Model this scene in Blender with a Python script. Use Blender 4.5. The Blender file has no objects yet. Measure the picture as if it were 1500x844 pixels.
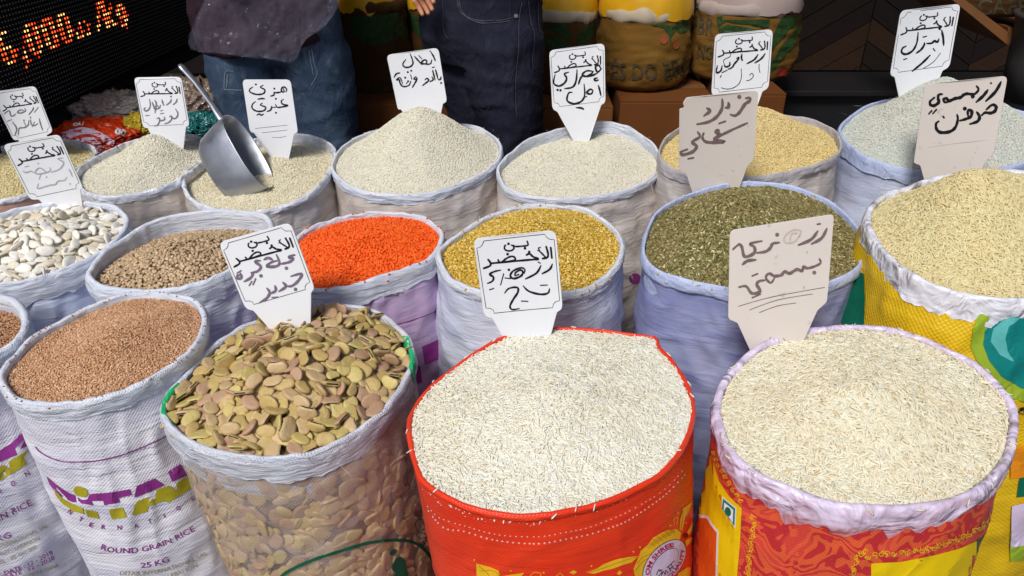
import bpy, bmesh, math, random
from mathutils import Vector, Matrix, noise
from mathutils.bvhtree import BVHTree
from mathutils.geometry import delaunay_2d_cdt
random.seed(7)
R = math.radians
scene = bpy.context.scene
C = scene.collection

# ------------------------------------------------------------------ camera, sky, sun, exposure
CAM_H, PITCH, FPX = 1.5, 30.0, 1100.0          # focal length in pixels of the 1500 px wide photograph
cam_data = bpy.data.cameras.new('camera')
cam_data.sensor_width = 36.0
cam_data.lens = 36.0 * FPX / 1500.0
cam_data.clip_start = 0.02
cam_data.clip_end = 1000.0
cam = bpy.data.objects.new('camera', cam_data)
cam.location = (0, 0, CAM_H)
cam.rotation_euler = (R(90 - PITCH), 0, 0)
C.objects.link(cam)
scene.camera = cam

SUN_EL, SUN_AZ = 50.0, 206.0                   # azimuth clockwise from +Y
world = bpy.data.worlds.new('World')
scene.world = world
world.use_nodes = True
wn = world.node_tree
bg = wn.nodes['Background']
sky = wn.nodes.new('ShaderNodeTexSky')
sky.sky_type = 'NISHITA'
sky.sun_disc = False
sky.sun_elevation = R(SUN_EL)
sky.sun_rotation = R(SUN_AZ)
sky.dust_density = 2.5
wn.links.new(sky.outputs[0], bg.inputs[0])
bg.inputs[1].default_value = 0.08
sun_data = bpy.data.lights.new('sun', 'SUN')
sun_data.energy = 2.6
sun_data.angle = R(16)
sun_data.color = (1.0, 0.965, 0.91)
sun = bpy.data.objects.new('sun', sun_data)
sd = Vector((math.sin(R(SUN_AZ)) * math.cos(R(SUN_EL)), math.cos(R(SUN_AZ)) * math.cos(R(SUN_EL)), math.sin(R(SUN_EL))))
sun.rotation_euler = sd.to_track_quat('Z', 'Y').to_euler()
sun.location = (0, -3, 6)
C.objects.link(sun)
scene.view_settings.view_transform = 'Standard'
scene.view_settings.look = 'None'
scene.view_settings.exposure = 0.14
scene.view_settings.gamma = 1.0
scene.cycles.diffuse_bounces = 8
scene.cycles.transparent_max_bounces = 16

# ------------------------------------------------------------------ measuring helpers
O = Vector((0, 0, CAM_H))
FW = Vector((0, math.cos(R(PITCH)), -math.sin(R(PITCH))))
UP = Vector((0, math.sin(R(PITCH)), math.cos(R(PITCH))))
RT = Vector((1, 0, 0))
def ray(px, py):
    return FW + RT * ((px - 750.0) / FPX) + UP * ((422.0 - py) / FPX)
def at_depth(px, py, zc):
    return O + ray(px, py) * zc
def on_z(px, py, z):
    d = ray(px, py)
    return O + d * ((z - CAM_H) / d.z)
def on_y(px, py, y):
    d = ray(px, py)
    return O + d * (y / d.y)
def on_plane(px, py, p0, n):
    d = ray(px, py)
    return O + d * (n.dot(p0 - O) / n.dot(d))
def to_px(p):
    q = p - O
    zc = q.dot(FW)
    return (750 + FPX * q.dot(RT) / zc, 422 - FPX * q.dot(UP) / zc)
def catmull(pts, n, closed=True):
    m = len(pts)
    dim = len(pts[0])
    out = []
    segs = m if closed else m - 1
    for i in range(segs):
        if closed:
            p = [pts[(i + k - 1) % m] for k in range(4)]
        else:
            p = [pts[max(0, min(m - 1, i + k - 1))] for k in range(4)]
        for j in range(8):
            t = j / 8
            out.append([0.5 * ((2 * p[1][a]) + (-p[0][a] + p[2][a]) * t + (2 * p[0][a] - 5 * p[1][a] + 4 * p[2][a] - p[3][a]) * t * t + (-p[0][a] + 3 * p[1][a] - 3 * p[2][a] + p[3][a]) * t ** 3) for a in range(dim)])
    if not closed:
        out.append(list(pts[-1]))
    if n is None:
        return out
    L = [0.0]
    q = out + ([out[0]] if closed else [])
    for a, b in zip(q, q[1:]):
        L.append(L[-1] + math.dist(a, b))
    res = []
    k = 0
    cnt = n if closed else n - 1
    for i in range(n):
        s = L[-1] * i / cnt
        while k < len(L) - 2 and L[k + 1] < s:
            k += 1
        t = (s - L[k]) / max(1e-9, L[k + 1] - L[k])
        res.append([q[k][a] * (1 - t) + q[k + 1][a] * t for a in range(dim)])
    return res

# ------------------------------------------------------------------ object helpers
def mesh_obj(name, verts, faces, mat=None, parent=None, smooth=True, kind=None):
    me = bpy.data.meshes.new(name)
    me.from_pydata([tuple(v) for v in verts], [], faces)
    if smooth:
        me.shade_smooth()
    me.update()
    if mat:
        me.materials.append(mat)
    o = bpy.data.objects.new(name, me)
    C.objects.link(o)
    if parent:
        o.parent = parent
        o.matrix_parent_inverse = parent.matrix_world.inverted() if False else Matrix.Translation(-parent.location)
    if kind:
        o['kind'] = kind
    return o
def thing(name, label, cat, loc=(0, 0, 0), group=None):
    o = bpy.data.objects.new(name, None)
    o.empty_display_size = 0.05
    o.location = loc
    C.objects.link(o)
    return tag(o, label, cat, group)
def tag(o, label, cat, group=None, kind=None):
    o['label'] = label
    o['category'] = cat
    if group:
        o['group'] = group
    if kind:
        o['kind'] = kind
    return o
def origin_to(o, p):
    """move a top-level mesh object's origin to p without moving its shape"""
    p = Vector(p)
    o.data.transform(Matrix.Translation(-p))
    o.location = p
    return o
def box(name, lo, hi, mat, parent=None, bevel=0.0, rot=None, kind=None):
    bm = bmesh.new()
    bmesh.ops.create_cube(bm, size=1.0)
    lo, hi = Vector(lo), Vector(hi)
    s = hi - lo
    c = (hi + lo) / 2
    for v in bm.verts:
        v.co = Vector((v.co.x * s.x, v.co.y * s.y, v.co.z * s.z))
    if bevel:
        bmesh.ops.bevel(bm, geom=bm.edges[:], offset=bevel, segments=2, profile=0.5, affect='EDGES')
    for v in bm.verts:
        if rot is not None:
            v.co = rot @ v.co
        v.co += c
    me = bpy.data.meshes.new(name)
    bm.to_mesh(me)
    bm.free()
    me.materials.append(mat)
    o = bpy.data.objects.new(name, me)
    C.objects.link(o)
    if parent:
        o.parent = parent
        o.matrix_parent_inverse = Matrix.Translation(-parent.location)
    if kind:
        o['kind'] = kind
    return o
def tube(name, pts, radii, mat, parent=None, seg=10, flat=1.0, kind=None):
    verts, faces = [], []
    pts = [Vector(p) for p in pts]
    n = len(pts)
    ref = Vector((0, 0, 1))
    for i, p in enumerate(pts):
        t = (pts[min(n - 1, i + 1)] - pts[max(0, i - 1)]).normalized()
        a = t.cross(ref)
        if a.length < 1e-3:
            a = t.cross(Vector((0, 1, 0)))
        a.normalize()
        b = a.cross(t)
        r = radii[i] if hasattr(radii, '__len__') else radii
        for k in range(seg):
            th = 2 * math.pi * k / seg
            verts.append(p + a * (r * math.cos(th)) + b * (r * flat * math.sin(th)))
    for i in range(n - 1):
        for k in range(seg):
            k2 = (k + 1) % seg
            faces.append((i * seg + k, i * seg + k2, (i + 1) * seg + k2, (i + 1) * seg + k))
    faces.append(tuple(range(seg))[::-1])
    faces.append(tuple((n - 1) * seg + k for k in range(seg)))
    return mesh_obj(name, verts, faces, mat, parent, kind=kind)

# ------------------------------------------------------------------ materials
class NT:
    def __init__(self, name):
        self.m = bpy.data.materials.new(name)
        self.m.use_nodes = True
        self.t = self.m.node_tree
        self.b = self.t.nodes['Principled BSDF']
        self.out = self.t.nodes['Material Output']
    def n(self, typ, **kw):
        nd = self.t.nodes.new(typ)
        for k, v in kw.items():
            if k.startswith('i_'):
                key = k[2:]
                key = int(key) if key.isdigit() else key.replace('_', ' ')
                nd.inputs[key].default_value = v
            else:
                setattr(nd, k, v)
        return nd
    def l(self, a, b):
        self.t.links.new(a, b)
    def ramp(self, fac, stops):
        r = self.n('ShaderNodeValToRGB')
        e = r.color_ramp.elements
        e[0].position, e[0].color = stops[0][0], (*stops[0][1], 1)
        e[1].position, e[1].color = stops[-1][0], (*stops[-1][1], 1)
        for p, c in stops[1:-1]:
            x = e.new(p)
            x.color = (*c, 1)
        self.l(fac, r.inputs[0])
        return r.outputs[0]
    def mix(self, fac, a, b, mode='MIX'):
        m = self.n('ShaderNodeMix', data_type='RGBA', blend_type=mode)
        for sock, v in ((m.inputs[0], fac), (m.inputs[6], a), (m.inputs[7], b)):
            if isinstance(v, bpy.types.NodeSocket):
                self.l(v, sock)
            elif isinstance(v, (int, float)):
                sock.default_value = v
            else:
                sock.default_value = (*v, 1)
        return m.outputs[2]
    def math(self, op, a, b=None):
        m = self.n('ShaderNodeMath', operation=op)
        for i, v in enumerate((a, b)):
            if v is None:
                continue
            if isinstance(v, bpy.types.NodeSocket):
                self.l(v, m.inputs[i])
            else:
                m.inputs[i].default_value = v
        return m.outputs[0]
    def noise(self, scale, detail=3, vec=None, rough=0.5, dist=0.0, col=False):
        nd = self.n('ShaderNodeTexNoise', i_Scale=scale, i_Detail=detail, i_Roughness=rough, i_Distortion=dist)
        if vec is not None:
            self.l(vec, nd.inputs['Vector'])
        return nd.outputs[1 if col else 0]
    def vec(self, scale=(1, 1, 1), rot=(0, 0, 0), src='Object'):
        tc = self.n('ShaderNodeTexCoord')
        mp = self.n('ShaderNodeMapping')
        mp.inputs['Scale'].default_value = scale
        mp.inputs['Rotation'].default_value = rot
        self.l(tc.outputs[src], mp.inputs[0])
        return mp.outputs[0]
    def ridged(self, scale, vec=None, detail=3, rough=0.5, dist=0.4):
        nd = self.n('ShaderNodeTexNoise', i_Scale=scale, i_Detail=detail, i_Roughness=rough, i_Distortion=dist)
        nd.noise_type = 'RIDGED_MULTIFRACTAL'
        nd.normalize = False
        if vec is not None:
            self.l(vec, nd.inputs['Vector'])
        return nd.outputs[0]
    def bump(self, height, strength=0.3, dist=0.002, prev=None):
        b = self.n('ShaderNodeBump', i_Strength=strength, i_Distance=dist)
        self.l(height, b.inputs['Height'])
        if prev is not None:
            self.l(prev, b.inputs['Normal'])
        return b.outputs[0]
    def set(self, base=None, rough=None, spec=None, normal=None, metal=None, alpha=None):
        for key, v in (('Base Color', base), ('Roughness', rough), ('Specular IOR Level', spec), ('Normal', normal), ('Metallic', metal), ('Alpha', alpha)):
            if v is None:
                continue
            s = self.b.inputs[key]
            if isinstance(v, bpy.types.NodeSocket):
                self.l(v, s)
            elif isinstance(v, (tuple, list)):
                s.default_value = (*v, 1)
            else:
                s.default_value = v
        return self.m
def plain(name, col, rough=0.6, spec=0.3, var=0.12, scale=30, bump=0.0, metal=0.0):
    t = NT(name)
    n = t.noise(scale, 4, t.vec())
    c = t.mix(n, tuple(x * (1 - var) for x in col), tuple(min(1, x * (1 + var)) for x in col))
    nm = t.bump(n, bump, 0.003) if bump else None
    return t.set(c, rough, spec, nm, metal)
def ink(name, col, var=0.1, rough=0.6):
    return plain(name, col, rough, 0.2, var, 120)

def weave(t, freq=170.0, amp=0.35, prev=None, dist=0.0008):
    """woven polypropylene tape: U runs round the sack in metres, V down it"""
    uv = t.n('ShaderNodeUVMap')
    uv.uv_map = 'UVMap'
    sp = t.n('ShaderNodeSeparateXYZ')
    t.l(uv.outputs[0], sp.inputs[0])
    u = t.math('MULTIPLY', sp.outputs[0], freq * 2 * math.pi)
    v = t.math('MULTIPLY', sp.outputs[1], freq * 2 * math.pi)
    h = t.math('MULTIPLY', t.math('SINE', u), t.math('SINE', v))
    return t.bump(h, amp, dist, prev), h
def sack_mat(name, col, col2=None, stain=(0.55, 0.45, 0.36), stain_amt=0.25, weave_f=230.0, weave_amp=0.35, rough=0.5, crease=0.5, fold_scale=(1.5, 7)):
    """woven plastic with soft creases, dust and uneven thickness"""
    t = NT(name)
    uv = t.n('ShaderNodeUVMap')
    uv.uv_map = 'UVMap'
    mp = t.n('ShaderNodeMapping')
    mp.inputs['Scale'].default_value = (fold_scale[0], fold_scale[1], 1)
    t.l(uv.outputs[0], mp.inputs[0])
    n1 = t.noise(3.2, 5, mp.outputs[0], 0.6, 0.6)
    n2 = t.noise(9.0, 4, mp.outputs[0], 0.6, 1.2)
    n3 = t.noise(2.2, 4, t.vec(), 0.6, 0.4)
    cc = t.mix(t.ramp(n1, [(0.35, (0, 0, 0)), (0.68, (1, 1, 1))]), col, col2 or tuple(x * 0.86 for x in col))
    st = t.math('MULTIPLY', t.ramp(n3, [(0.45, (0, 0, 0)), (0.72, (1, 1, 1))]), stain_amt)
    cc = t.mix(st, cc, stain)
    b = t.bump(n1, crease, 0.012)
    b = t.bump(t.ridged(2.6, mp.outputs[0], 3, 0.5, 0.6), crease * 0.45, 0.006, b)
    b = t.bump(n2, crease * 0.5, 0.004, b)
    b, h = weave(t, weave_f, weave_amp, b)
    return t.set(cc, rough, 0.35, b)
def grain_mat(name, stops, rough=0.45, spec=0.3, patch=None, patch_amt=0.35, sss=0.0):
    t = NT(name)
    oi = t.n('ShaderNodeObjectInfo')
    c = t.ramp(oi.outputs['Random'], stops)
    if patch:
        n = t.noise(7.0, 3, oi.outputs['Location'], 0.6)
        f = t.math('MULTIPLY', t.ramp(n, [(0.42, (0, 0, 0)), (0.62, (1, 1, 1))]), patch_amt)
        c = t.mix(f, c, patch)
    m = t.set(c, rough, spec)
    if 'rice' in name or 'basmati' in name:
        tl = t.n('ShaderNodeBsdfTranslucent'); t.l(c, tl.inputs[0])
        mxs = t.n('ShaderNodeMixShader', i_0=0.12)
        t.l(t.b.outputs[0], mxs.inputs[1]); t.l(tl.outputs[0], mxs.inputs[2]); t.l(mxs.outputs[0], t.out.inputs[0])
    if sss:
        t.b.inputs['Subsurface Weight'].default_value = sss
        t.b.inputs['Subsurface Radius'].default_value = (0.004, 0.003, 0.002)
        t.b.inputs['Subsurface Scale'].default_value = 1.0
    return m

# ------------------------------------------------------------------ flat print laid onto a curved surface
class Surf:
    def __init__(self, verts, faces):
        self.t = BVHTree.FromPolygons([Vector(v) for v in verts], faces)
    def hit(self, px, py, off=0.0008):
        d = ray(px, py).normalized()
        loc, n, i, dist = self.t.ray_cast(O, d)
        if loc is None:
            return None
        if n.dot(d) > 0:
            n = -n
        return loc + n * off
def densify(pts, step):
    out = [tuple(pts[0])]
    for a, b in zip(pts, pts[1:]):
        k = max(1, int(math.dist(a, b) / step))
        for j in range(1, k + 1):
            out.append((a[0] + (b[0] - a[0]) * j / k, a[1] + (b[1] - a[1]) * j / k))
    return out
class Plane:
    """a thin card: a plane with a slight bend and twist"""
    def __init__(self, p0, n, bend=0.0, twist=0.0):
        self.p, self.n, self.k, self.w = p0, n.normalized(), bend, twist
        self.u = Vector((0, 0, 1)).cross(self.n).normalized()
        self.v = self.n.cross(self.u)
    def hit(self, px, py, off=0.0006):
        q = on_plane(px, py, self.p, self.n)
        a, b = (q - self.p).dot(self.u), (q - self.p).dot(self.v)
        return q + self.n * (off + self.k * a * a + self.k * 0.35 * b * b + self.w * a * b)
class Print:
    """collects flat print of one colour, given where it is seen, and lays it onto the surface itself"""
    def __init__(self, surf, off=0.0008):
        self.s, self.off, self.v, self.f = surf, off, [], []
    def add(self, pts, faces):
        base = len(self.v)
        hits = [self.s.hit(x, y, self.off) for x, y in pts]
        idx, ok = {}, 0
        for i, h in enumerate(hits):
            if h is not None:
                idx[i] = base + ok
                ok += 1
                self.v.append(h)
        for f in faces:
            if all(i in idx for i in f):
                q = [self.v[idx[i]] for i in f]
                if isinstance(self.s, Plane) or max((q[0] - w).length for w in q) < 0.09:
                    self.f.append([idx[i] for i in f])
    def poly(self, pts, step=None):
        pts = [Vector(p) for p in pts]
        n = len(pts)
        edges = [(i, (i + 1) % n) for i in range(n)]
        vs = list(pts)
        if step:
            vs, edges = [], []
            for i in range(n):
                a, b = pts[i], pts[(i + 1) % n]
                k = max(1, int((b - a).length / step))
                for j in range(k):
                    vs.append(a.lerp(b, j / k))
            m = len(vs)
            edges = [(i, (i + 1) % m) for i in range(m)]
            x0, x1 = min(p.x for p in pts), max(p.x for p in pts)
            y0, y1 = min(p.y for p in pts), max(p.y for p in pts)
            y = y0 + step / 2
            ring = list(vs)
            while y < y1:
                x = x0 + step / 2
                while x < x1:
                    q = Vector((x, y))
                    ins = False
                    j = m - 1
                    near = False
                    for i in range(m):
                        a, b = ring[i], ring[j]
                        if (a.y > y) != (b.y > y) and x < (b.x - a.x) * (y - a.y) / (b.y - a.y) + a.x:
                            ins = not ins
                        if abs(a.x - x) + abs(a.y - y) < step * 0.5:
                            near = True
                        j = i
                    if ins and not near:
                        vs.append(q)
                    x += step
                y += step
        r = delaunay_2d_cdt(vs, edges, [], 1, 1e-5)
        self.add([(p.x, p.y) for p in r[0]], r[2])
    def stroke(self, pts, w, smooth=True, taper=0.0):
        if not smooth and len(pts) < 40:
            pts = [tuple(p_) for p_ in densify(pts, 9.0)]
        if len(pts) == 1:
            x, y = pts[0]
            self.disc(x, y, w * 0.62)
            return
        if smooth and len(pts) > 2:
            p = catmull(pts, None, False)
            p = p[::2] + ([p[-1]] if len(p) % 2 == 0 else [])
        else:
            p = [list(q) for q in pts]
        L, Rr, n = [], [], len(p)
        for i in range(n):
            a, b = p[max(0, i - 1)], p[min(n - 1, i + 1)]
            dx, dy = b[0] - a[0], b[1] - a[1]
            l = math.hypot(dx, dy) or 1
            nx, ny = -dy / l, dx / l
            u = i / (n - 1)
            ww = w * 0.5 * (1 - taper * abs(2 * u - 1) ** 2) * (1 + 0.12 * math.sin(i * 1.7 + w))
            L.append((p[i][0] + nx * ww, p[i][1] + ny * ww))
            Rr.append((p[i][0] - nx * ww, p[i][1] - ny * ww))
        faces = [(i, i + 1, n + i + 1, n + i) for i in range(n - 1)]
        self.add(L + Rr, faces)
        if w > 0.9:
            self.disc(p[0][0], p[0][1], w * 0.5 * (1 - taper))
            self.disc(p[-1][0], p[-1][1], w * 0.5 * (1 - taper))
    def disc(self, x, y, r, ry=None, rot=0.0, seg=10, step=None):
        ry = ry or r
        pts = []
        for k in range(seg):
            a = 2 * math.pi * k / seg
            u, v = r * math.cos(a), ry * math.sin(a)
            pts.append((x + u * math.cos(rot) - v * math.sin(rot), y + u * math.sin(rot) + v * math.cos(rot)))
        if step:
            self.poly(pts, step)
        else:
            self.add([(x, y)] + pts, [(0, k + 1, (k + 1) % seg + 1) for k in range(seg)])
    def text(self, s, path, h, gap=0.0, bold=0.0):
        V, F, w, cap = glyphs(s, gap, bold)
        p = catmull([list(q) for q in path], None, False) if len(path) > 2 else [list(q) for q in path]
        Ls = [0.0]
        for a, b in zip(p, p[1:]):
            Ls.append(Ls[-1] + math.dist(a, b))
        tot = Ls[-1]
        out = []
        for x, y in V:
            q = x / w * tot
            k = 0
            while k < len(Ls) - 2 and Ls[k + 1] < q:
                k += 1
            a, b = p[k], p[k + 1]
            l = Ls[k + 1] - Ls[k] or 1
            t = (q - Ls[k]) / l
            dx, dy = (b[0] - a[0]) / l, (b[1] - a[1]) / l
            hh = y / cap * h
            out.append((a[0] + (b[0] - a[0]) * t + dy * hh, a[1] + (b[1] - a[1]) * t - dx * hh))
        self.add(out, F)
    def done(self, name, mat, parent, label=None):
        if not self.f:
            return None
        o = mesh_obj(name, self.v, self.f, mat, parent, smooth=False)
        if name in ('purple_print', 'flower_outlines', 'purple_lettering', 'faded_print', 'gold_scrolls', 'stitching', 'loose_threads', 'printed_lettering', 'gold_flowers'):
            o['kind'] = 'stuff'
        if label:
            o['label'] = label
        return o
_gl = {}
def glyphs(s, gap=0.0, bold=0.0):
    key = (s, gap, bold)
    if key in _gl:
        return _gl[key]
    cu = bpy.data.curves.new('t', 'FONT')
    cu.body = s
    cu.space_character = 1.0 + gap
    cu.offset = bold
    cu.resolution_u = 2
    cu.fill_mode = 'FRONT'
    o = bpy.data.objects.new('t', cu)
    C.objects.link(o)
    dg = bpy.context.evaluated_depsgraph_get()
    me = o.evaluated_get(dg).to_mesh()
    V = [(v.co.x, v.co.y) for v in me.vertices]
    F = [tuple(p.vertices) for p in me.polygons]
    o.evaluated_get(dg).to_mesh_clear()
    bpy.data.objects.remove(o)
    bpy.data.curves.remove(cu)
    x0 = min(v[0] for v in V)
    w = max(v[0] for v in V) - x0
    V = [(x - x0, y) for x, y in V]
    _gl[key] = (V, F, w, 0.72)
    return _gl[key]

# ------------------------------------------------------------------ grain piles (nobody could count them): geometry nodes scatter on the heap
def grain_tree(name, L, W, H, density, mat, mode='rice', tilt=0.35, bend=0.0, lift=0.0, smin=0.8, smax=1.15, seed=0, flow=2.4):
    g = bpy.data.node_groups.new(name, 'GeometryNodeTree')
    g.interface.new_socket('Geometry', in_out='INPUT', socket_type='NodeSocketGeometry')
    g.interface.new_socket('Geometry', in_out='OUTPUT', socket_type='NodeSocketGeometry')
    N = g.nodes.new
    gi, go = N('NodeGroupInput'), N('NodeGroupOutput')
    if mode == 'bit':
        pr = N('GeometryNodeMeshIcoSphere')
        pr.inputs['Radius'].default_value = 1
        pr.inputs['Subdivisions'].default_value = 1
    else:
        pr = N('GeometryNodeMeshUVSphere')
        pr.inputs['Segments'].default_value = 6 if mode == 'rice' else 8
        pr.inputs['Rings'].default_value = 5 if mode == 'rice' else 5
        pr.inputs['Radius'].default_value = 1
    tr0 = N('GeometryNodeTransform')
    tr0.inputs['Rotation'].default_value = (0, math.pi / 2 if mode == 'rice' else 0, 0)
    g.links.new(pr.outputs[0], tr0.inputs[0])
    tr = N('GeometryNodeTransform')
    tr.inputs['Scale'].default_value = (L / 2, W / 2, H / 2)
    g.links.new(tr0.outputs[0], tr.inputs[0])
    src = tr.outputs[0]
    if bend:
        sp = N('GeometryNodeSetPosition')
        pos = N('GeometryNodeInputPosition')
        sx = N('ShaderNodeSeparateXYZ')
        g.links.new(pos.outputs[0], sx.inputs[0])
        m = N('ShaderNodeMath'); m.operation = 'MULTIPLY'
        g.links.new(sx.outputs[0], m.inputs[0]); g.links.new(sx.outputs[0], m.inputs[1])
        m2 = N('ShaderNodeMath'); m2.operation = 'MULTIPLY'; m2.inputs[1].default_value = bend
        g.links.new(m.outputs[0], m2.inputs[0])
        cx = N('ShaderNodeCombineXYZ')
        g.links.new(m2.outputs[0], cx.inputs[1])
        g.links.new(src, sp.inputs['Geometry'])
        g.links.new(cx.outputs[0], sp.inputs['Offset'])
        src = sp.outputs[0]
    if mode != 'bit':
        ss = N('GeometryNodeSetShadeSmooth')
        g.links.new(src, ss.inputs[0])
        src = ss.outputs[0]
    sm = N('GeometryNodeSetMaterial')
    sm.inputs['Material'].default_value = mat
    g.links.new(src, sm.inputs[0])
    di = N('GeometryNodeDistributePointsOnFaces')
    di.inputs['Density'].default_value = density
    di.inputs['Seed'].default_value = seed
    g.links.new(gi.outputs[0], di.inputs[0])
    io = N('GeometryNodeInstanceOnPoints')
    g.links.new(di.outputs['Points'], io.inputs['Points'])
    g.links.new(sm.outputs[0], io.inputs['Instance'])
    g.links.new(di.outputs['Rotation'], io.inputs['Rotation'])
    rs = N('FunctionNodeRandomValue'); rs.data_type = 'FLOAT_VECTOR'
    rs.inputs[0].default_value = (smin, smin, smin)
    rs.inputs[1].default_value = (smax, smax, smax)
    g.links.new(rs.outputs[0], io.inputs['Scale'])
    ro = N('GeometryNodeRotateInstances')
    nz = N('ShaderNodeTexNoise'); nz.inputs['Scale'].default_value = 16.0; nz.inputs['Detail'].default_value = 2.0
    ps = N('GeometryNodeInputPosition')
    g.links.new(ps.outputs[0], nz.inputs['Vector'])
    mz = N('ShaderNodeMath'); mz.operation = 'MULTIPLY'; mz.inputs[1].default_value = 14.0
    g.links.new(nz.outputs[0], mz.inputs[0])
    cz2 = N('ShaderNodeCombineXYZ'); g.links.new(mz.outputs[0], cz2.inputs[2])
    va = N('ShaderNodeVectorMath'); va.operation = 'ADD'
    g.links.new(cz2.outputs[0], va.inputs[0])
    rr = N('FunctionNodeRandomValue'); rr.data_type = 'FLOAT_VECTOR'
    rr.inputs[0].default_value = (-tilt, -tilt, 0)
    rr.inputs[1].default_value = (tilt, tilt, flow)
    rr.inputs['Seed'].default_value = 5
    g.links.new(io.outputs[0], ro.inputs['Instances'])
    g.links.new(rr.outputs[0], va.inputs[1])
    g.links.new(va.outputs[0], ro.inputs['Rotation'])
    tl = N('GeometryNodeTranslateInstances')
    rz = N('FunctionNodeRandomValue'); rz.data_type = 'FLOAT'
    rz.inputs[2].default_value = -H * 0.6 + lift
    rz.inputs[3].default_value = H * 0.6 + lift
    rz.inputs['Seed'].default_value = 9
    cz = N('ShaderNodeCombineXYZ')
    g.links.new(rz.outputs[1], cz.inputs[2])
    g.links.new(ro.outputs[0], tl.inputs['Instances'])
    g.links.new(cz.outputs[0], tl.inputs['Translation'])
    jn = N('GeometryNodeJoinGeometry')
    g.links.new(tl.outputs[0], jn.inputs[0])
    dn = N('GeometryNodeTransform'); dn.inputs['Translation'].default_value = (0, 0, -H * 0.6)
    g.links.new(gi.outputs[0], dn.inputs[0])
    g.links.new(dn.outputs[0], jn.inputs[0])
    g.links.new(jn.outputs[0], go.inputs[0])
    return g
def scatter(o, tree):
    m = o.modifiers.new('grains', 'NODES')
    m.node_group = tree

# ------------------------------------------------------------------ sacks
RIMS = {
    'F3': [(600, 625), (608, 675), (622, 703), (660, 728), (714, 747), (784, 752), (868, 737), (934, 711), (974, 686), (1003, 645), (1016, 600), (1005, 560), (986, 530), (966, 508), (961, 494), (945, 491), (900, 486), (830, 480), (770, 485), (733, 496), (687, 521), (633, 562), (608, 595)],
    'F4': [(1052, 605), (1070, 655), (1110, 690), (1165, 716), (1217, 733), (1287, 741), (1370, 735), (1425, 717), (1468, 680), (1486, 630), (1480, 585), (1440, 540), (1393, 513), (1333, 487), (1280, 478), (1230, 476), (1180, 483), (1120, 503), (1080, 533), (1058, 565)],
    'F2': [(238, 600), (250, 622), (280, 645), (330, 661), (390, 668), (440, 664), (490, 648), (545, 612), (585, 565), (602, 525), (594, 494), (567, 464), (530, 449), (495, 445), (450, 452), (400, 463), (360, 476), (320, 498), (290, 527), (262, 560), (243, 582)],
    'F1': [(3, 545), (10, 570), (38, 586), (78, 589), (120, 586), (160, 577), (200, 562), (245, 536), (280, 508), (297, 475), (293, 448), (270, 434), (233, 429), (187, 430), (133, 447), (93, 467), (53, 490), (20, 521)],
    'F0': [(35, 470), (25, 443), (0, 433), (-60, 425), (-140, 440), (-220, 480), (-260, 520), (-255, 550), (-200, 565), (-120, 558), (-60, 540), (0, 512), (25, 492)],
    'M1': [(184, 322), (172, 305), (148, 297), (100, 294), (50, 300), (0, 312), (-60, 335), (-100, 375), (-80, 400), (-30, 414), (0, 414), (50, 406), (100, 390), (143, 369), (172, 345)],
    'M2': [(131, 396), (140, 412), (170, 421), (233, 423), (285, 414), (320, 401), (365, 375), (390, 345), (394, 325), (380, 312), (333, 307), (283, 310), (233, 320), (187, 343), (150, 370)],
    'M3': [(432, 350), (455, 333), (500, 317), (545, 311), (580, 310), (617, 316), (642, 333), (646, 350), (630, 375), (600, 390), (550, 406), (500, 419), (455, 421), (430, 412), (415, 390), (418, 368)],
    'M4': [(644, 365), (655, 400), (685, 418), (730, 428), (780, 430), (825, 427), (868, 416), (900, 388), (912, 355), (897, 330), (862, 307), (817, 300), (767, 301), (717, 315), (673, 341)],
    'M5': [(946, 345), (946, 375), (965, 395), (1000, 407), (1067, 421), (1130, 424), (1190, 418), (1240, 401), (1261, 382), (1263, 345), (1230, 306), (1195, 284), (1150, 270), (1110, 266), (1060, 270), (1010, 284), (965, 308)],
    'M6': [(1272, 315), (1285, 350), (1315, 382), (1353, 408), (1400, 426), (1450, 435), (1500, 436), (1580, 420), (1640, 380), (1650, 330), (1620, 285), (1550, 258), (1480, 248), (1400, 255), (1340, 270), (1290, 290)],
    'B1': [(140, 222), (125, 210), (90, 203), (40, 205), (-20, 222), (-80, 250), (-70, 285), (-20, 293), (30, 285), (80, 262), (120, 240)],
    'B2': [(112, 262), (122, 277), (150, 285), (188, 284), (220, 277), (252, 266), (275, 252), (298, 232), (303, 212), (285, 198), (240, 196), (200, 204), (154, 222), (120, 243)],
    'B3': [(272, 255), (276, 282), (300, 300), (340, 308), (385, 307), (430, 294), (462, 275), (484, 245), (490, 218), (470, 202), (437, 196), (390, 200), (340, 212), (300, 230)],
    'B4': [(488, 240), (500, 262), (530, 278), (580, 284), (630, 281), (680, 265), (720, 243), (733, 222), (728, 203), (705, 187), (670, 181), (620, 180), (560, 188), (510, 208)],
    'B5': [(733, 240), (738, 268), (765, 283), (810, 289), (855, 288), (905, 280), (945, 264), (966, 245), (964, 222), (948, 203), (915, 183), (880, 178), (840, 183), (777, 203)],
    'B6': [(966, 220), (975, 238), (1005, 253), (1050, 258), (1100, 258), (1150, 251), (1205, 236), (1230, 218), (1225, 195), (1200, 178), (1160, 169), (1090, 165), (1020, 175), (980, 198)],
    'B7': [(1231, 188), (1240, 205), (1262, 224), (1300, 240), (1345, 249), (1395, 253), (1440, 250), (1500, 236), (1540, 212), (1556, 190), (1540, 175), (1500, 163), (1460, 152), (1400, 143), (1340, 142), (1283, 148), (1250, 166)],
}
SK = {}
def fbm(x, y, z, s=1.0):
    return noise.noise(Vector((x, y, z)) * s) + 0.5 * noise.noise(Vector((x + 7, y, z)) * s * 2.1)
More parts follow.
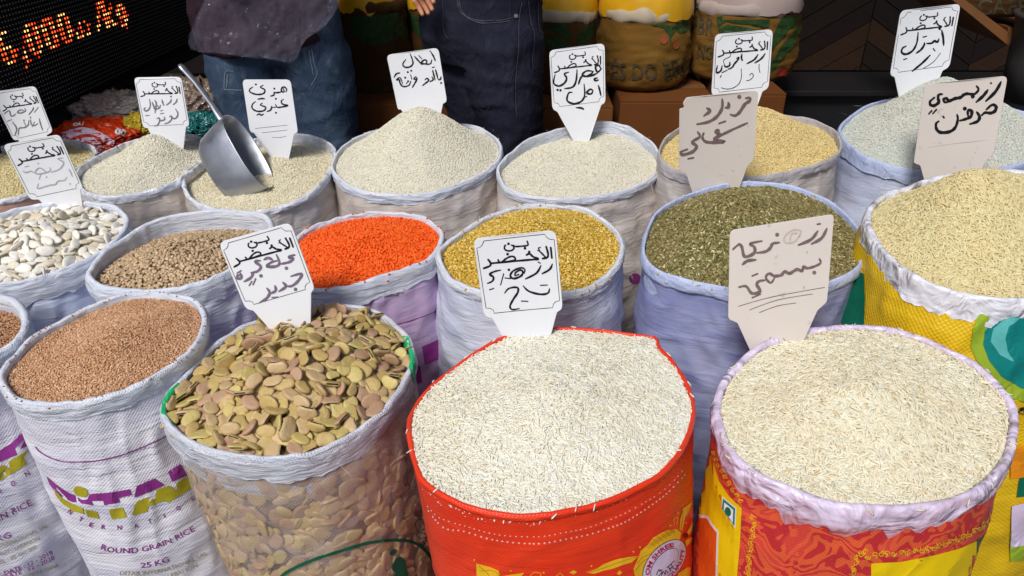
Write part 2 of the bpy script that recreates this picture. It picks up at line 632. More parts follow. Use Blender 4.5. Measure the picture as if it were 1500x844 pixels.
def make_sack(key, label, z0, slope, body_mat, rim_mat, cuff=0.045, cuff_var=0.2, rim_r=0.006, rim_noise=0.003, bulge=0.02, shift=(0, 0), bscale=0.97,
              wrinkle=0.0072, wfreq=(2.0, 9.0), slope_x=0.0, name='grain_sack', rim_name='rolled_rim', inner=0.09, cuff_flare=0.003, lip=None, group='open sacks of the market stall', NR=52):
    N = 168
    pts = RIMS[key]
    cx = sum(p[0] for p in pts) / len(pts)
    cy = sum(p[1] for p in pts) / len(pts)
    c0 = on_z(cx, cy, z0)
    nrm = Vector((-slope_x, -slope, 1))
    px = catmull(pts, N, True)
    rim = [on_plane(x, y, c0, nrm) for x, y in px]
    cen = sum(rim, Vector()) / N
    # orientation: make it counter-clockwise seen from above
    area = sum(rim[i].x * rim[(i + 1) % N].y - rim[(i + 1) % N].x * rim[i].y for i in range(N))
    if area < 0:
        rim.reverse()
    sd = hash(key) % 1000 if False else sum(ord(ch) for ch in key) * 3.7
    outd = []
    for i in range(N):
        t = rim[(i + 2) % N] - rim[(i - 2) % N]
        outd.append(Vector((t.y, -t.x, 0)).normalized())
    # smooth outward directions
    outd = [(sum((outd[(i + k) % N] for k in range(-3, 4)), Vector())).normalized() for i in range(N)]
    mr = sum((Vector((p.x - cen.x, p.y - cen.y, 0))).length for p in rim) / N
    root = thing(name, label, 'sack', (cen.x + shift[0], cen.y + shift[1], 0), group)
    arc = [0.0]
    for i in range(N):
        arc.append(arc[-1] + (rim[(i + 1) % N] - rim[i]).length)
    # ---- body
    verts, faces, uvs = [], [], []
    for j in range(NR + 1):
        s = (j / NR)
        s = s ** 1.15
        for i in range(N + 1):
            k = i % N
            p, o = rim[k], outd[k]
            top = Vector((p.x, p.y, 0))
            rad = Vector((p.x - cen.x, p.y - cen.y, 0))
            circ = rad.normalized() * mr
            bot = Vector((cen.x + shift[0], cen.y + shift[1], 0)) + (rad * 0.5 + circ * 0.5) * bscale
            f = s
            q = top.lerp(bot, f)
            q += o * (bulge * math.sin(math.pi * min(1, s)) - 0.001)
            z = (p.z - 0.008) * (1 - s)
            a = 2 * math.pi * k / N
            fx, fy = wfreq
            w = fbm(math.cos(a) * fx, math.sin(a) * fx + sd, z * fy) * wrinkle
            w += noise.noise(Vector((math.cos(a) * fx * 3 + z * 9, math.sin(a) * fx * 3 - sd, z * fy * 2.2 + a))) * wrinkle * 0.5
            ridge = 1 - abs(noise.noise(Vector((math.cos(a) * 2.2 + 3.1, math.sin(a) * 2.2 + sd * 2, z * 11 + math.sin(a * 2 + sd) * 1.4))) * 2.2)
            w += max(0, ridge) ** 3 * wrinkle * 0.9
            env = min(1, (1 - abs(2 * s - 1)) * 6) if j else 0
            q += o * (w * (0.25 + 0.75 * env))
            if s > 0.93:
                q -= o * (0.05 * ((s - 0.93) / 0.07) ** 2)
            verts.append(Vector((q.x, q.y, max(z, 0.002))))
            uvs.append((arc[i], z))
    W1 = N + 1
    for j in range(NR):
        for i in range(N):
            faces.append((j * W1 + i, (j + 1) * W1 + i, (j + 1) * W1 + i + 1, j * W1 + i + 1))
    body = mesh_obj('body', verts, faces, body_mat, root)
    uvl = body.data.uv_layers.new(name='UVMap')
    for li, lp in enumerate(body.data.loops):
        uvl.data[li].uv = uvs[lp.vertex_index]
    # ---- folded rim: inside wall, crest, outer cuff
    rv, ruv, rf = [], [], []
    prof = []
    IN = 7
    for j in range(IN):
        t = j / IN
        prof.append((-rim_r * 1.0, -inner * (1 - t), t * 0.3))
    for j in range(7):
        a = math.pi * (1 - j / 6)
        prof.append((rim_r * 0.1 + math.cos(a) * rim_r * 1.1, -rim_r + math.sin(a) * rim_r, 0.5))
    CN = 9
    for j in range(1, CN + 1):
        t = j / CN
        prof.append((rim_r * 1.2 * (1 - t) ** 0.7 + cuff_flare * math.sin(t * 2.0), -rim_r - (cuff - rim_r) * t, 0.6 + t))
    prof.append((cuff_flare * 0.5, -cuff - 0.001, 1.7))
    for pi_, (off, dz, tt) in enumerate(prof):
        for i in range(N + 1):
            k = i % N
            a = 2 * math.pi * k / N
            ca, sa = math.cos(a), math.sin(a)
            wv = fbm(ca * 2.5, sa * 2.5 + sd, 1.3) * rim_noise
            fine = noise.noise(Vector((ca * 7, sa * 7, sd + tt * 1.5))) * rim_noise * 0.6 + (max(0, 1 - abs(noise.noise(Vector((ca * 5 + 2, sa * 5, sd + dz * 90)))) * 4) ** 2) * rim_noise * 0.5
            dzz = dz
            if tt > 0.6:
                cv = 1 + cuff_var * (noise.noise(Vector((ca * 3, sa * 3, sd * 2))) + 0.6 * noise.noise(Vector((ca * 11, sa * 11, sd * 2))))
                dzz = -rim_r + (dz + rim_r) * cv
            r_ = off + wv * (0.5 if tt < 0.5 else 1.0) + fine
            if tt > 0.55:
                r_ = max(r_ + 0.001, bulge * math.sin(math.pi * min(1, (-dzz / rim[k].z)) ** 0.87) + 0.0015)
                pl = 1 - abs(noise.noise(Vector((ca * 16, sa * 16, sd + tt * 1.2)))) * 3.5
                r_ += max(0, pl) ** 2 * rim_noise * 0.45
            q = rim[k] + outd[k] * r_
            if lip:
                q.z += lip(a)
            q.z += dzz + wv * 0.8 + (noise.noise(Vector((ca * 6, sa * 6, sd + 4))) * rim_noise * 0.9)
            rv.append(q)
            ruv.append((arc[i], dzz + 3))
    for j in range(len(prof) - 1):
        for i in range(N):
            rf.append((j * W1 + i, j * W1 + i + 1, (j + 1) * W1 + i + 1, (j + 1) * W1 + i))
    ro = mesh_obj(rim_name, rv, rf, rim_mat, root)
    uvl = ro.data.uv_layers.new(name='UVMap')
    for li, lp in enumerate(ro.data.loops):
        uvl.data[li].uv = ruv[lp.vertex_index]
    SK[key] = dict(root=root, rim=rim, outd=outd, cen=cen, N=N, nrm=nrm, c0=c0, mr=mr, body=Surf(verts, faces),
                   rims=Surf(rv, rf), arc=arc, rr=rim_r, bverts=verts)
    return SK[key]
def make_heap(key, name, label, cat, peak, mat, tree=None, dy=0.0, drop=(0.02, 0.02), e=1.0, inset=0.008, amp=0.007, freq=5.5, pit=None, kind='stuff', dropfn=None, group='heaps in the open sacks'):
    """the filling: a heap that meets the sack wall a little below the rim; drop=(front, back)"""
    S = SK[key]
    N, rim, outd, cen = S['N'], S['rim'], S['outd'], S['cen']
    pk = on_y(peak[0], peak[1], cen.y + dy)
    M = 44
    verts, faces = [pk.copy()], []
    ymin, ymax = min(p.y for p in rim), max(p.y for p in rim)
    edge = []
    for i in range(N):
        f = (rim[i].y - ymin) / (ymax - ymin)
        d = drop[0] * (1 - f) + drop[1] * f
        if dropfn:
            d = dropfn(rim[i], d)
        q = rim[i] - outd[i] * (inset * 0.2 + S['rr'] * 1.0)
        edge.append(Vector((q.x, q.y, q.z - d)))
    for j in range(1, M + 1):
        t = j / M
        u = 1 - t
        pr = (u ** e) * (1 - 0.25 * math.exp(-t * 9)) / 0.75 if False else 0.5 * (u ** e) + 0.5 * (0.5 - 0.5 * math.cos(math.pi * u))
        for i in range(N):
            b = edge[i]
            q = pk.lerp(b, t)
            z = b.z + (pk.z - b.z) * pr
            n = fbm(q.x * freq, q.y * freq, 3.3 + ord(key[0]) + ord(key[1])) * amp * min(1, u * 6) + noise.noise(Vector((q.x * 30, q.y * 30, 1.0))) * amp * 0.35 * min(1, u * 6)
            z += n
            if pit:
                for (qx, qy, rr, dd) in pit:
                    d2 = ((q.x - qx) ** 2 + (q.y - qy) ** 2) / rr ** 2
                    z -= dd * math.exp(-d2) * min(1, u * 5)
            verts.append(Vector((q.x, q.y, z)))
    pz = sum(verts[1 + i].z for i in range(N)) / N
    verts[0].z = pz
    for i in range(N):
        faces.append((0, 1 + i, 1 + (i + 1) % N))
    for j in range(M - 1):
        for i in range(N):
            a = 1 + j * N + i
            b = 1 + j * N + (i + 1) % N
            faces.append((a, a + N, b + N, b))
    # skirt so the heap closes on the sack wall
    base = len(verts)
    for i in range(N):
        verts.append(edge[i] - outd[i] * 0.006 + Vector((0, 0, -0.05)))
    for i in range(N):
        a = 1 + (M - 1) * N + i
        b = 1 + (M - 1) * N + (i + 1) % N
        faces.append((a, base + i, base + (i + 1) % N, b))
    o = mesh_obj(name, verts, faces, mat)
    S['heap'] = Surf(verts, faces)
    S['heap_obj'] = o
    tag(o, label, cat, group, kind)
    origin_to(o, (cen.x, cen.y, cen.z))
    if tree:
        scatter(o, tree)
    return o

# ------------------------------------------------------------------ ground and shop
t = NT('pavement')
v = t.vec()
n1 = t.noise(3, 6, v); n2 = t.noise(160, 3, v)
c = t.mix(n1, (0.045, 0.043, 0.042), (0.075, 0.07, 0.066))
c = t.mix(t.math('MULTIPLY', n2, 0.35), c, (0.13, 0.125, 0.12))
M_ground = t.set(c, 0.9, 0.2, t.bump(n2, 0.5, 0.004))
g = mesh_obj('ground', [(-250, -250, 0), (250, -250, 0), (250, 250, 0), (-250, 250, 0)], [(0, 1, 2, 3)], M_ground, smooth=False)
g['kind'] = 'structure'

M_wood = []
for i, col in enumerate([(0.010, 0.005, 0.004), (0.016, 0.008, 0.0035), (0.030, 0.013, 0.006), (0.012, 0.007, 0.0035)]):
    t = NT('dark_wood_%d' % i)
    v = t.vec((2, 2, 2), (0, R(-38 + 7 * i), 0))
    mp = t.n('ShaderNodeMapping'); mp.inputs['Scale'].default_value = (1, 1, 22)
    t.l(v, mp.inputs[0])
    n = t.noise(3, 5, mp.outputs[0], 0.6)
    M_wood.append(t.set(t.mix(n, tuple(x * 0.45 for x in col), tuple(x * 1.7 for x in col)), 0.5, 0.4, t.bump(n, 0.3, 0.003)))
M_black = plain('black_paint', (0.012, 0.012, 0.014), 0.45, 0.4)
M_wall = plain('dim_plaster', (0.10, 0.085, 0.075), 0.9)
wall = box('back_wall', (-3.2, 4.52, 0), (3.6, 4.7, 2.9), M_wall, kind='structure')
ceil = box('unseen_shade_ceiling', (-3.2, 2.15, 2.75), (3.6, 4.515, 2.9), M_wall, kind='structure')  # out of view, added to shade and darken the back area
rw = box('unseen_side_wall', (3.42, 2.2, 0), (3.6, 4.515, 2.745), M_wall, kind='structure')  # both side walls are unseen, added to keep the interior dark
lw = box('unseen_side_wall', (-3.2, 2.2, 0), (-3.05, 4.515, 2.745), M_wall, kind='structure')

# herringbone wood panelling on the counter front behind the right-hand sacks
Y_P = 3.55
pan = thing('wood_panelling', 'dark herringbone wood panelling behind the sacks at the upper right', 'panelling', (1.9, Y_P, 0))
box('backing', (1.16, Y_P, 0.62), (3.3, Y_P + 0.04, 1.9), M_black, pan)
def clip_box(poly, x0, x1, z0, z1):
    def cl(P, f, inter):
        out = []
        for i in range(len(P)):
            a, b = P[i - 1], P[i]
            if f(b):
                if not f(a):
                    out.append(inter(a, b))
                out.append(b)
            elif f(a):
                out.append(inter(a, b))
        return out
    for ax, lim, sg in ((0, x0, 1), (0, x1, -1), (1, z0, 1), (1, z1, -1)):
        if not poly:
            return poly
        poly = cl(poly, lambda p: sg * (p[ax] - lim) >= 0, lambda a, b: tuple(a[k] + (b[k] - a[k]) * ((lim - a[ax]) / (b[ax] - a[ax])) for k in (0, 1)))
    return poly
pw, gap = 0.085, 0.002
rnd = random.Random(3)
for zone, (xa, xb, sgn) in enumerate(((1.17, 1.62, 1), (1.62, 2.12, -1), (2.12, 2.62, 1), (2.62, 3.29, -1))):
    ang = R(32) * sgn
    ca, sa = math.cos(ang), math.sin(ang)
    xm = (xa + xb) / 2
    for k in range(-16, 18):
        off = k * pw / abs(ca)
        z0 = 1.26 + off
        P = []
        for (u, w_) in ((-0.5, -1), (0.5, -1), (0.5, 1), (-0.5, 1)):
            x = xm + u * (xb - xa)
            z = z0 + (x - xm) * math.tan(ang) + w_ * (pw / 2 - gap) / abs(ca)
            P.append((x, z))
        P = clip_box(P, xa + 0.002, xb - 0.002, 0.63, 1.9)
        if len(P) < 3:
            continue
        yy = Y_P - 0.012 - rnd.random() * 0.006
        n = len(P)
        V = [(x, yy, z) for x, z in P] + [(x, Y_P - 0.0005, z) for x, z in P]
        F = [tuple(range(n)), tuple(range(2 * n - 1, n - 1, -1))] + [(i, i + n, (i + 1) % n + n, (i + 1) % n) for i in range(n)]
        m = M_wood[rnd.choice([0, 0, 1, 3, 2, 3])]
        mesh_obj('plank', V, F, m, pan, smooth=False)
# black ledge below the panelling
led = thing('display_ledge', 'long black ledge with two steps below the herringbone panelling', 'ledge', (2.2, 3.3, 0))
box('top_board', (1.16, 3.2, 0.60), (3.3, 3.53, 0.625), M_black, led, 0.004)
box('riser', (1.18, 3.24, 0.42), (3.3, 3.52, 0.598), M_black, led, 0.003)
box('lower_board', (1.14, 3.05, 0.385), (3.3, 3.5, 0.418), plain('worn_black', (0.03, 0.03, 0.032), 0.35, 0.5), led, 0.004)
box('kick_board', (1.18, 3.1, 0.0), (3.3, 3.48, 0.383), M_black, led, 0.003)

# ------------------------------------------------------------------ led display at the left
P0 = on_z(78, 167, 0.72)
az = R(4.2)
E1 = Vector((math.sin(az), math.cos(az), 0))
EN = Vector((math.cos(az), -math.sin(az), 0))            # faces the street
board = thing('led_display', 'black dot-matrix display glowing red and orange with a price per kg', 'led display', tuple(P0 - EN * 0.05 - Vector((0, 0, 0.0))))
def bpt(e, z, d=0.0):
    return P0 + E1 * e + Vector((0, 0, z)) + EN * d
def bbox(name, e0, e1, z0, z1, d0, d1, mat):
    V = [bpt(e, z, d) for d in (d0, d1) for z in (z0, z1) for e in (e0, e1)]
    F = [(0, 1, 3, 2), (4, 6, 7, 5), (0, 4, 5, 1), (2, 3, 7, 6), (0, 2, 6, 4), (1, 5, 7, 3)]
    return mesh_obj(name, V, F, mat, board, smooth=False)
M_led_face = plain('led_mask', (0.006, 0.006, 0.007), 0.55, 0.25)
E_MIN, E_MAX = -0.72, 1.45
bbox('face', E_MIN, E_MAX, 0.0, 1.0, -0.05, 0.0, M_led_face)
M_bez = plain('black_bezel', (0.014, 0.013, 0.014), 0.35, 0.5)
bbox('bezel', E_MIN - 0.03, E_MAX + 0.03, -0.045, -0.001, -0.07, 0.03, M_bez)
bbox('bezel', E_MIN - 0.03, E_MAX + 0.03, 1.001, 1.045, -0.07, 0.03, M_bez)
bbox('bezel', E_MAX + 0.001, E_MAX + 0.04, 0.0, 1.0, -0.07, 0.028, M_bez)
def bcoord(px, py):
    q = on_plane(px, py, P0, EN) - P0
    return q.dot(E1), q.z
a0 = bcoord(38.2, 37.9)
a1 = bcoord(89.5, 20.1)
a2 = bcoord(53.8, 73.5)
pe = (a1[0] - a0[0]) / 12.0
pz = (a0[1] - a2[1]) / 6.0
print('LED', a0, a1, a2, pe, pz)
pe = pz = (pe + pz) / 2
FONT = {
 '6': ['.XXX.', 'XX...', 'XX...', 'XXXX.', 'XX.XX', 'XX.XX', '.XXX.'],
 '0': ['.XXX.', 'XX.XX', 'XX.XX', 'XX.XX', 'XX.XX', 'XX.XX', '.XXX.'],
 ',': ['..', '..', '..', '..', '..', '.X', 'XX', '.X', 'X.'],
 'l': ['......', '......', '......', '..X.X.', '..X..X', 'X.X..X', 'XXX.XX'],
 '/': ['....X', '...XX', '...X.', '..XX.', '..X..', '.XX..', '.X...'],
 'k': ['XX...', 'XX...', 'XX.XX', 'XXXX.', 'XXX..', 'XXXX.', 'XX.XX'],
 'g': ['.....', '.....', '.XXX.', 'XX.XX', 'XX.XX', '.XXXX', '...XX', '.XXX.'],
}
lit = {}
col = -14
col0 = -1
for ch, adv in (('6', 6), (',', 2.4), ('0', 6), ('0', 6), ('0', 6), ('l', 9), ('/', 5), ('k', 6), ('g', 6)):
    pass
x = -1 - 3 - 6
rn = random.Random(5)
for ch, adv, sh in (('6', 6, 0), (',', 3, 0), ('0', 6, 0), ('0', 6, 0), ('0', 6, 0), ('l', 8, 0), ('/', 5, 0), ('k', 6, 0), ('g', 6, 0)):
    for r_, row in enumerate(FONT[ch]):
        for c_, q in enumerate(row):
            if q == 'X':
                lit[(x + c_, r_)] = rn.random()
    x += adv
for r_ in range(-1, 3):
    lit[(x + 8, r_)] = rn.random()
def emis(name, col, s):
    t = NT(name)
    t.b.inputs['Emission Color'].default_value = (*col, 1)
    t.b.inputs['Emission Strength'].default_value = s
    return t.set(col, 0.4, 0.3)
M_hot = emis('led_lit_yellow', (1.0, 0.50, 0.16), 2.2)
M_org = emis('led_lit_orange', (1.0, 0.10, 0.02), 1.5)
M_red = emis('led_lit_red', (0.85, 0.03, 0.02), 1.3)
M_dot = plain('led_lens', (0.30, 0.31, 0.30), 0.35, 0.6)
sets = {'off': ([], []), 'hot': ([], []), 'org': ([], []), 'red': ([], [])}
def dot(kind, e, z, r, d):
    V, F = sets[kind]
    b = len(V)
    seg = 6 if kind != 'off' else 4
    for k in range(seg):
        a = 2 * math.pi * k / seg
        V.append(bpt(e + r * math.cos(a), z + r * math.sin(a), 0.0008))
    V.append(bpt(e, z, d))
    for k in range(seg):
        F.append((b + k, b + (k + 1) % seg, b + seg))
nc0, nc1 = int((E_MIN + 0.01 - a0[0]) / pe) + 1, int((E_MAX - a0[0]) / pe)
nr0, nr1 = -int((1.0 - a0[1]) / pz) + 1, int(a0[1] / pz)
halo = set()
for (c_, r_) in lit:
    for dc, dr in ((0, 1), (1, 0), (0, -1), (-1, 0)):
        if (c_ + dc, r_ + dr) not in lit:
            halo.add((c_ + dc, r_ + dr))
for c_ in range(nc0, nc1):
    for r_ in range(nr0, nr1):
        e, z = a0[0] + c_ * pe, a0[1] - r_ * pz
        if (c_, r_) in lit:
            q = lit[(c_, r_)]
            kd = 'hot' if q > 0.6 else 'org'
            dot(kd, e, z, pe * (0.27 if kd == 'hot' else 0.31), 0.0035)
        elif (c_, r_) in halo and rn.random() < 0.16:
            dot('red', e, z, pe * 0.26, 0.003)
        else:
            dot('off', e, z, pe * 0.19, 0.003)
for k, m, nm in (('off', M_dot, 'unlit_dots'), ('hot', M_hot, 'bright_dots'), ('org', M_org, 'orange_dots'), ('red', M_red, 'red_dots')):
    o = mesh_obj(nm, sets[k][0], sets[k][1], m, board, smooth=False)
    o['kind'] = 'stuff'
# stand that carries the display
sb = thing('display_bench', 'low dark bench under the led display with bags piled on it', 'bench', (-1.15, 2.6, 0))
M_bench = plain('bench_wood', (0.05, 0.04, 0.035), 0.7)
b0 = bpt(0, 0)
box('bench_top', (-1.78, 2.43, 0.565), (-0.98, 3.6, 0.60), M_bench, sb, 0.004)
for sx, sy in ((-1.7, 2.5), (-1.04, 2.5), (-1.7, 3.5), (-1.04, 3.5)):
    box('leg', (sx - 0.03, sy - 0.03, 0), (sx + 0.03, sy + 0.03, 0.564), M_bench, sb)

# ------------------------------------------------------------------ boxes and coffee sacks at the back
M_card = []
for i, col in enumerate([(0.15, 0.052, 0.014), (0.13, 0.043, 0.012), (0.18, 0.068, 0.02)]):
    t = NT('cardboard_%d' % i)
    n = t.noise(4, 5, t.vec()); n2 = t.noise(60, 2, t.vec((1, 1, 0.1)))
    M_card.append(t.set(t.mix(n, tuple(x * 0.7 for x in col), tuple(x * 1.25 for x in col)), 0.85, 0.15, t.bump(n2, 0.15, 0.002)))
M_tape = plain('brown_tape', (0.20, 0.10, 0.04), 0.25, 0.5)
CZ = 0.70                                                 # top of the boxes
def carton(x0, x1, y0, z0, z1, mi, label, depth=0.42):
    b = thing('cardboard_box', label, 'box', ((x0 + x1) / 2, y0 + depth / 2, z0), 'cardboard boxes under the coffee sacks')
    y1 = y0 + depth
    m = M_card[mi]
    V, F = [], []
    # walls with slightly bowed faces
    box('carton_body', (x0, y0, z0), (x1, y1, z1 - 0.006), m, b, 0.006)
    ym = (y0 + y1) / 2
    box('flap', (x0 + 0.002, y0 + 0.001, z1 - 0.0055), (x1 - 0.002, ym - 0.002, z1 - 0.001), m, b)
    box('flap', (x0 + 0.002, ym + 0.002, z1 - 0.0055), (x1 - 0.002, y1 - 0.001, z1 - 0.001), m, b)
    box('tape', (x0 + 0.0, ym - 0.025, z1 - 0.0008), (x1 - 0.0, ym + 0.025, z1 + 0.0004), M_tape, b)
    return b
bxs = [(510, 606, 'brown cardboard box behind the man in blue jeans, below the leftmost coffee sack'), (612, 700, 'brown cardboard box hidden between the two men'),
       (775, 902, 'brown cardboard box right of the man in black jeans'), (908, 1052, 'wide brown cardboard box under the sack of coffee lettering'),
       (1058, 1151, 'orange brown cardboard box at the right end of the row')]
YB = 2.78
for i, (a, b, lb) in enumerate(bxs):
    xa, xb = on_y(a, 170, YB).x, on_y(b, 170, YB).x
    dz = (0.0, 0.0, -0.02, 0.0, 0.03)[i]
    carton(xa, xb - 0.01, YB + 0.01 * (i % 2), 0.3505, CZ + dz, i % 3, lb)
    carton(xa + 0.01, xb - 0.02, YB + 0.02, 0.0, 0.35, (i + 1) % 3, 'lower ' + lb)

def burlap(name, col, col2):
    t = NT(name)
    v = t.vec()
    n = t.noise(5, 5, v, 0.6)
    n2 = t.noise(120, 2, v)
    c = t.mix(n, col, col2)
    c = t.mix(t.math('MULTIPLY', n2, 0.4), c, tuple(x * 0.5 for x in col))
    w = t.n('ShaderNodeTexWave', i_Scale=130.0, i_Distortion=1.0); w.bands_direction = 'Z'
    t.l(v, w.inputs[0])
    b = t.bump(n, 0.5, 0.02)
    b = t.bump(w.outputs[1], 0.35, 0.002, b)
    return t.set(c, 0.9, 0.1, b)
M_burl = [burlap('burlap_gold', (0.23, 0.12, 0.022), (0.13, 0.06, 0.014)), burlap('burlap_brown', (0.13, 0.06, 0.016), (0.075, 0.036, 0.012)), burlap('burlap_dark', (0.085, 0.042, 0.014), (0.045, 0.024, 0.010))]
M_cuffw = plain('cream_cotton', (0.44, 0.37, 0.28), 0.8, 0.2, 0.15, 20, 0.3)
M_cuffp = plain('pinkish_cloth', (0.38, 0.31, 0.29), 0.8, 0.2, 0.15, 20, 0.3)
M_liner = plain('yellow_liner', (0.62, 0.33, 0.008), 0.4, 0.4, 0.2, 9, 0.4)
M_green = ink('green_ink', (0.022, 0.055, 0.016), 0.6)
M_dkink = ink('dark_ink', (0.07, 0.055, 0.03), 0.5)
M_redink = ink('red_ink', (0.35, 0.035, 0.02), 0.3)
def coffee_sack(pxc, pyb, w, pyt, Yc, bm, cuffm, topm, label, seed, lean=0.0, zt_extra=0.0):
    """pxc,pyb: foot as seen; w: width in px; pyt: height of the cuff's lower edge"""
    base = on_y(pxc, pyb, Yc)
    zb = base.z
    top = on_y(pxc, pyt, Yc)
    h = top.z - zb
    zc = (base - O).dot(FW)
    rad = w / 2 / FPX * zc
    cen = Vector((base.x, Yc + rad * 0.85, zb))
    root = thing('coffee_sack', label, 'sack', tuple(cen), 'coffee sacks standing at the back')
    N, NR = 72, 30
    V, F, UVd = [], [], []
    def rr(a, s):
        sq = 1 + 0.05 * math.cos(2 * a + seed)
        prof = 0.93 + 0.09 * math.sin(math.pi * min(1, s * 1.1)) - 0.12 * max(0, (0.12 - s) / 0.12) ** 2
        return rad * sq * prof * (1 + 0.045 * fbm(math.cos(a) * 2, math.sin(a) * 2 + seed, s * 4) - 0.022 * max(0, 1 - abs(noise.noise(Vector((math.cos(a) * 2 + seed, math.sin(a) * 2, s * 6)))) * 4) ** 2 + 0.03 * noise.noise(Vector((math.cos(a) * 5, math.sin(a) * 5, s * 14 + seed))))
    for j in range(NR + 1):
        s = j / NR
        for i in range(N):
            a = 2 * math.pi * i / N
            r = rr(a, s)
            V.append(cen + Vector((r * math.cos(a) + lean * s, r * math.sin(a), h * s + 0.004)))
    for j in range(NR):
        for i in range(N):
            i2 = (i + 1) % N
            F.append((j * N + i, j * N + i2, (j + 1) * N + i2, (j + 1) * N + i))
    F.append(tuple(range(N))[::-1])
    body = mesh_obj('body', V, F, bm, root)
    sf = Surf(V, F[:-1])
    # fold at the top
    V2, F2 = [], []
    for j in range(11):
        ph = -0.5 * math.pi + j / 10 * 1.5 * math.pi
        for i in range(N):
            a = 2 * math.pi * i / N
            r = rr(a, 1.0)
            k = 0.027 * (1 + 0.6 * noise.noise(Vector((math.cos(a) * 3, math.sin(a) * 3, seed))))
            rr_ = r - 0.012 + k * 0.55 * math.cos(ph) + 0.004 * noise.noise(Vector((math.cos(a) * 12, math.sin(a) * 12, j * 0.4)))
            V2.append(cen + Vector((rr_ * math.cos(a) + lean, rr_ * math.sin(a), h + 0.02 + k * math.sin(ph) * 0.9 + 0.012 * noise.noise(Vector((math.cos(a) * 2, math.sin(a) * 2, seed * 2))))))
    for j in range(10):
        for i in range(N):
            i2 = (i + 1) % N
            F2.append((j * N + i, j * N + i2, (j + 1) * N + i2, (j + 1) * N + i))
    mesh_obj('folded_top', V2, F2, cuffm, root)
    V3, F3 = [], []
    for j in range(13):
        s = j / 12
        for i in range(N):
            a = 2 * math.pi * i / N
            r = (rad * 0.93) * math.cos(s * math.pi / 2 * 0.98) ** 0.6
            V3.append(cen + Vector((r * math.cos(a) + lean, r * math.sin(a), h + 0.01 + 0.17 * math.sin(s * math.pi / 2) + 0.02 * fbm(math.cos(a) * 3, math.sin(a) * 3 + seed, s * 3))))
    for j in range(12):
        for i in range(N):
            i2 = (i + 1) % N
            F3.append((j * N + i, j * N + i2, (j + 1) * N + i2, (j + 1) * N + i))
    F3.append(tuple(12 * N + i for i in range(N)))
    mesh_obj('inner_liner', V3, F3, topm, root)
    return root, sf
YC = 2.90
M_pinkbag = plain('pale_pink_bag', (0.36, 0.28, 0.26), 0.6, 0.3, 0.15, 9, 0.4)
r1, s1 = coffee_sack(548, 164, 104, 22, YC, M_burl[2], M_burl[2], M_liner, 'brown coffee sack with a faded green band between the two men', 1.0)
p = Print(s1, 0.002); p.poly([(514, 22), (530, 24), (560, 22), (585, 18), (597, 30), (590, 52), (560, 66), (535, 66), (515, 50)], 8); p.done('printed_band', M_green, r1)
p = Print(s1, 0.002)
for k in range(3):
    p.text('CAFES DO BRASIL', [(518, 130 + k * 13), (560, 133 + k * 13), (590, 130 + k * 13)], 8)
p.done('printed_lettering', M_dkink, r1)
r2, s2 = coffee_sack(640, 164, 88, 18, YC + 0.1, M_burl[1], M_cuffw, M_liner, 'coffee sack with a cream fold at the left hip of the man in black jeans', 2.0)
p = Print(s2, 0.002); p.poly([(600, 20), (612, 24), (622, 60), (600, 40)], 8); p.done('printed_leaf', M_green, r2)
r3, s3 = coffee_sack(822, 145, 112, 34, YC + 0.05, M_burl[1], M_cuffw, M_liner, 'coffee sack printed with two big green leaves right of the black jeans', 3.0)
p = Print(s3, 0.0035); p.poly([(800, 28), (815, 26), (830, 36), (836, 50), (835, 62), (825, 55), (812, 46), (800, 44)], 6); p.done('printed_leaf', M_green, r3)
p = Print(s3, 0.0035); p.poly([(843, 64), (845, 52), (856, 40), (870, 34), (872, 48), (862, 60), (850, 66)], 6); p.done('printed_leaf', M_green, r3)
p = Print(s3, 0.0035); p.poly([(800, 50), (815, 54), (830, 62), (836, 72), (820, 76), (800, 72)], 6); p.done('printed_leaf', M_green, r3)

r4, s4 = coffee_sack(946, 136, 150, 34, YC, M_burl[0], M_cuffw, M_liner, 'golden coffee sack with large capital letters and a green sprig', 4.0)
p = Print(s4, 0.004)
p.text('CAFÉS DO BRASIL', [(848, 102), (880, 112), (905, 115), (950, 117), (990, 112), (1018, 103), (1045, 92)], 24, bold=0.02)
p.text('CAFÉS BRASIL ARMAZENS', [(880, 138), (905, 143), (950, 145), (990, 141), (1018, 133)], 11)
p.done('printed_lettering', M_dkink, r4)
p = Print(s4, 0.0035); p.poly([(950, 36), (968, 35), (985, 39), (1000, 32), (1018, 18), (1020, 26), (1006, 38), (990, 44), (983, 54), (981, 66), (979, 52), (972, 42)], 6); p.done('printed_leaf', M_green, r4)
p = Print(s4, 0.0035); p.poly([(990, 46), (1006, 40), (1018, 32), (1010, 44), (996, 50)], 6); p.done('printed_leaf', M_green, r4)

p = Print(s4, 0.0035)
p.disc(972, 58, 7, step=4); p.disc(989, 66, 6, step=4)
p.done('printed_berries', ink('brown_berry_ink', (0.22, 0.06, 0.02), 0.3), r4)
r5, s5 = coffee_sack(1100, 126, 162, 26, YC + 0.05, M_burl[0], M_cuffp, M_pinkbag, 'coffee sack with sweeping green leaves and a red spot under a pinkish bag', 5.0)
p = Print(s5, 0.0035); p.poly([(1050, 26), (1062, 22), (1085, 24), (1110, 22), (1128, 20), (1126, 40), (1118, 40), (1100, 36), (1080, 34), (1064, 31), (1052, 40)], 6); p.done('printed_leaf', M_green, r5)
p = Print(s5, 0.0035); p.poly([(1052, 42), (1066, 36), (1090, 40), (1118, 46), (1124, 56), (1100, 58), (1070, 50), (1056, 52)], 6); p.done('printed_leaf', M_green, r5)
p = Print(s5, 0.0035); p.poly([(1150, 10), (1168, 4), (1174, 18), (1166, 34), (1150, 50), (1136, 66), (1128, 82), (1130, 56), (1140, 34)], 6); p.done('printed_leaf', M_green, r5)
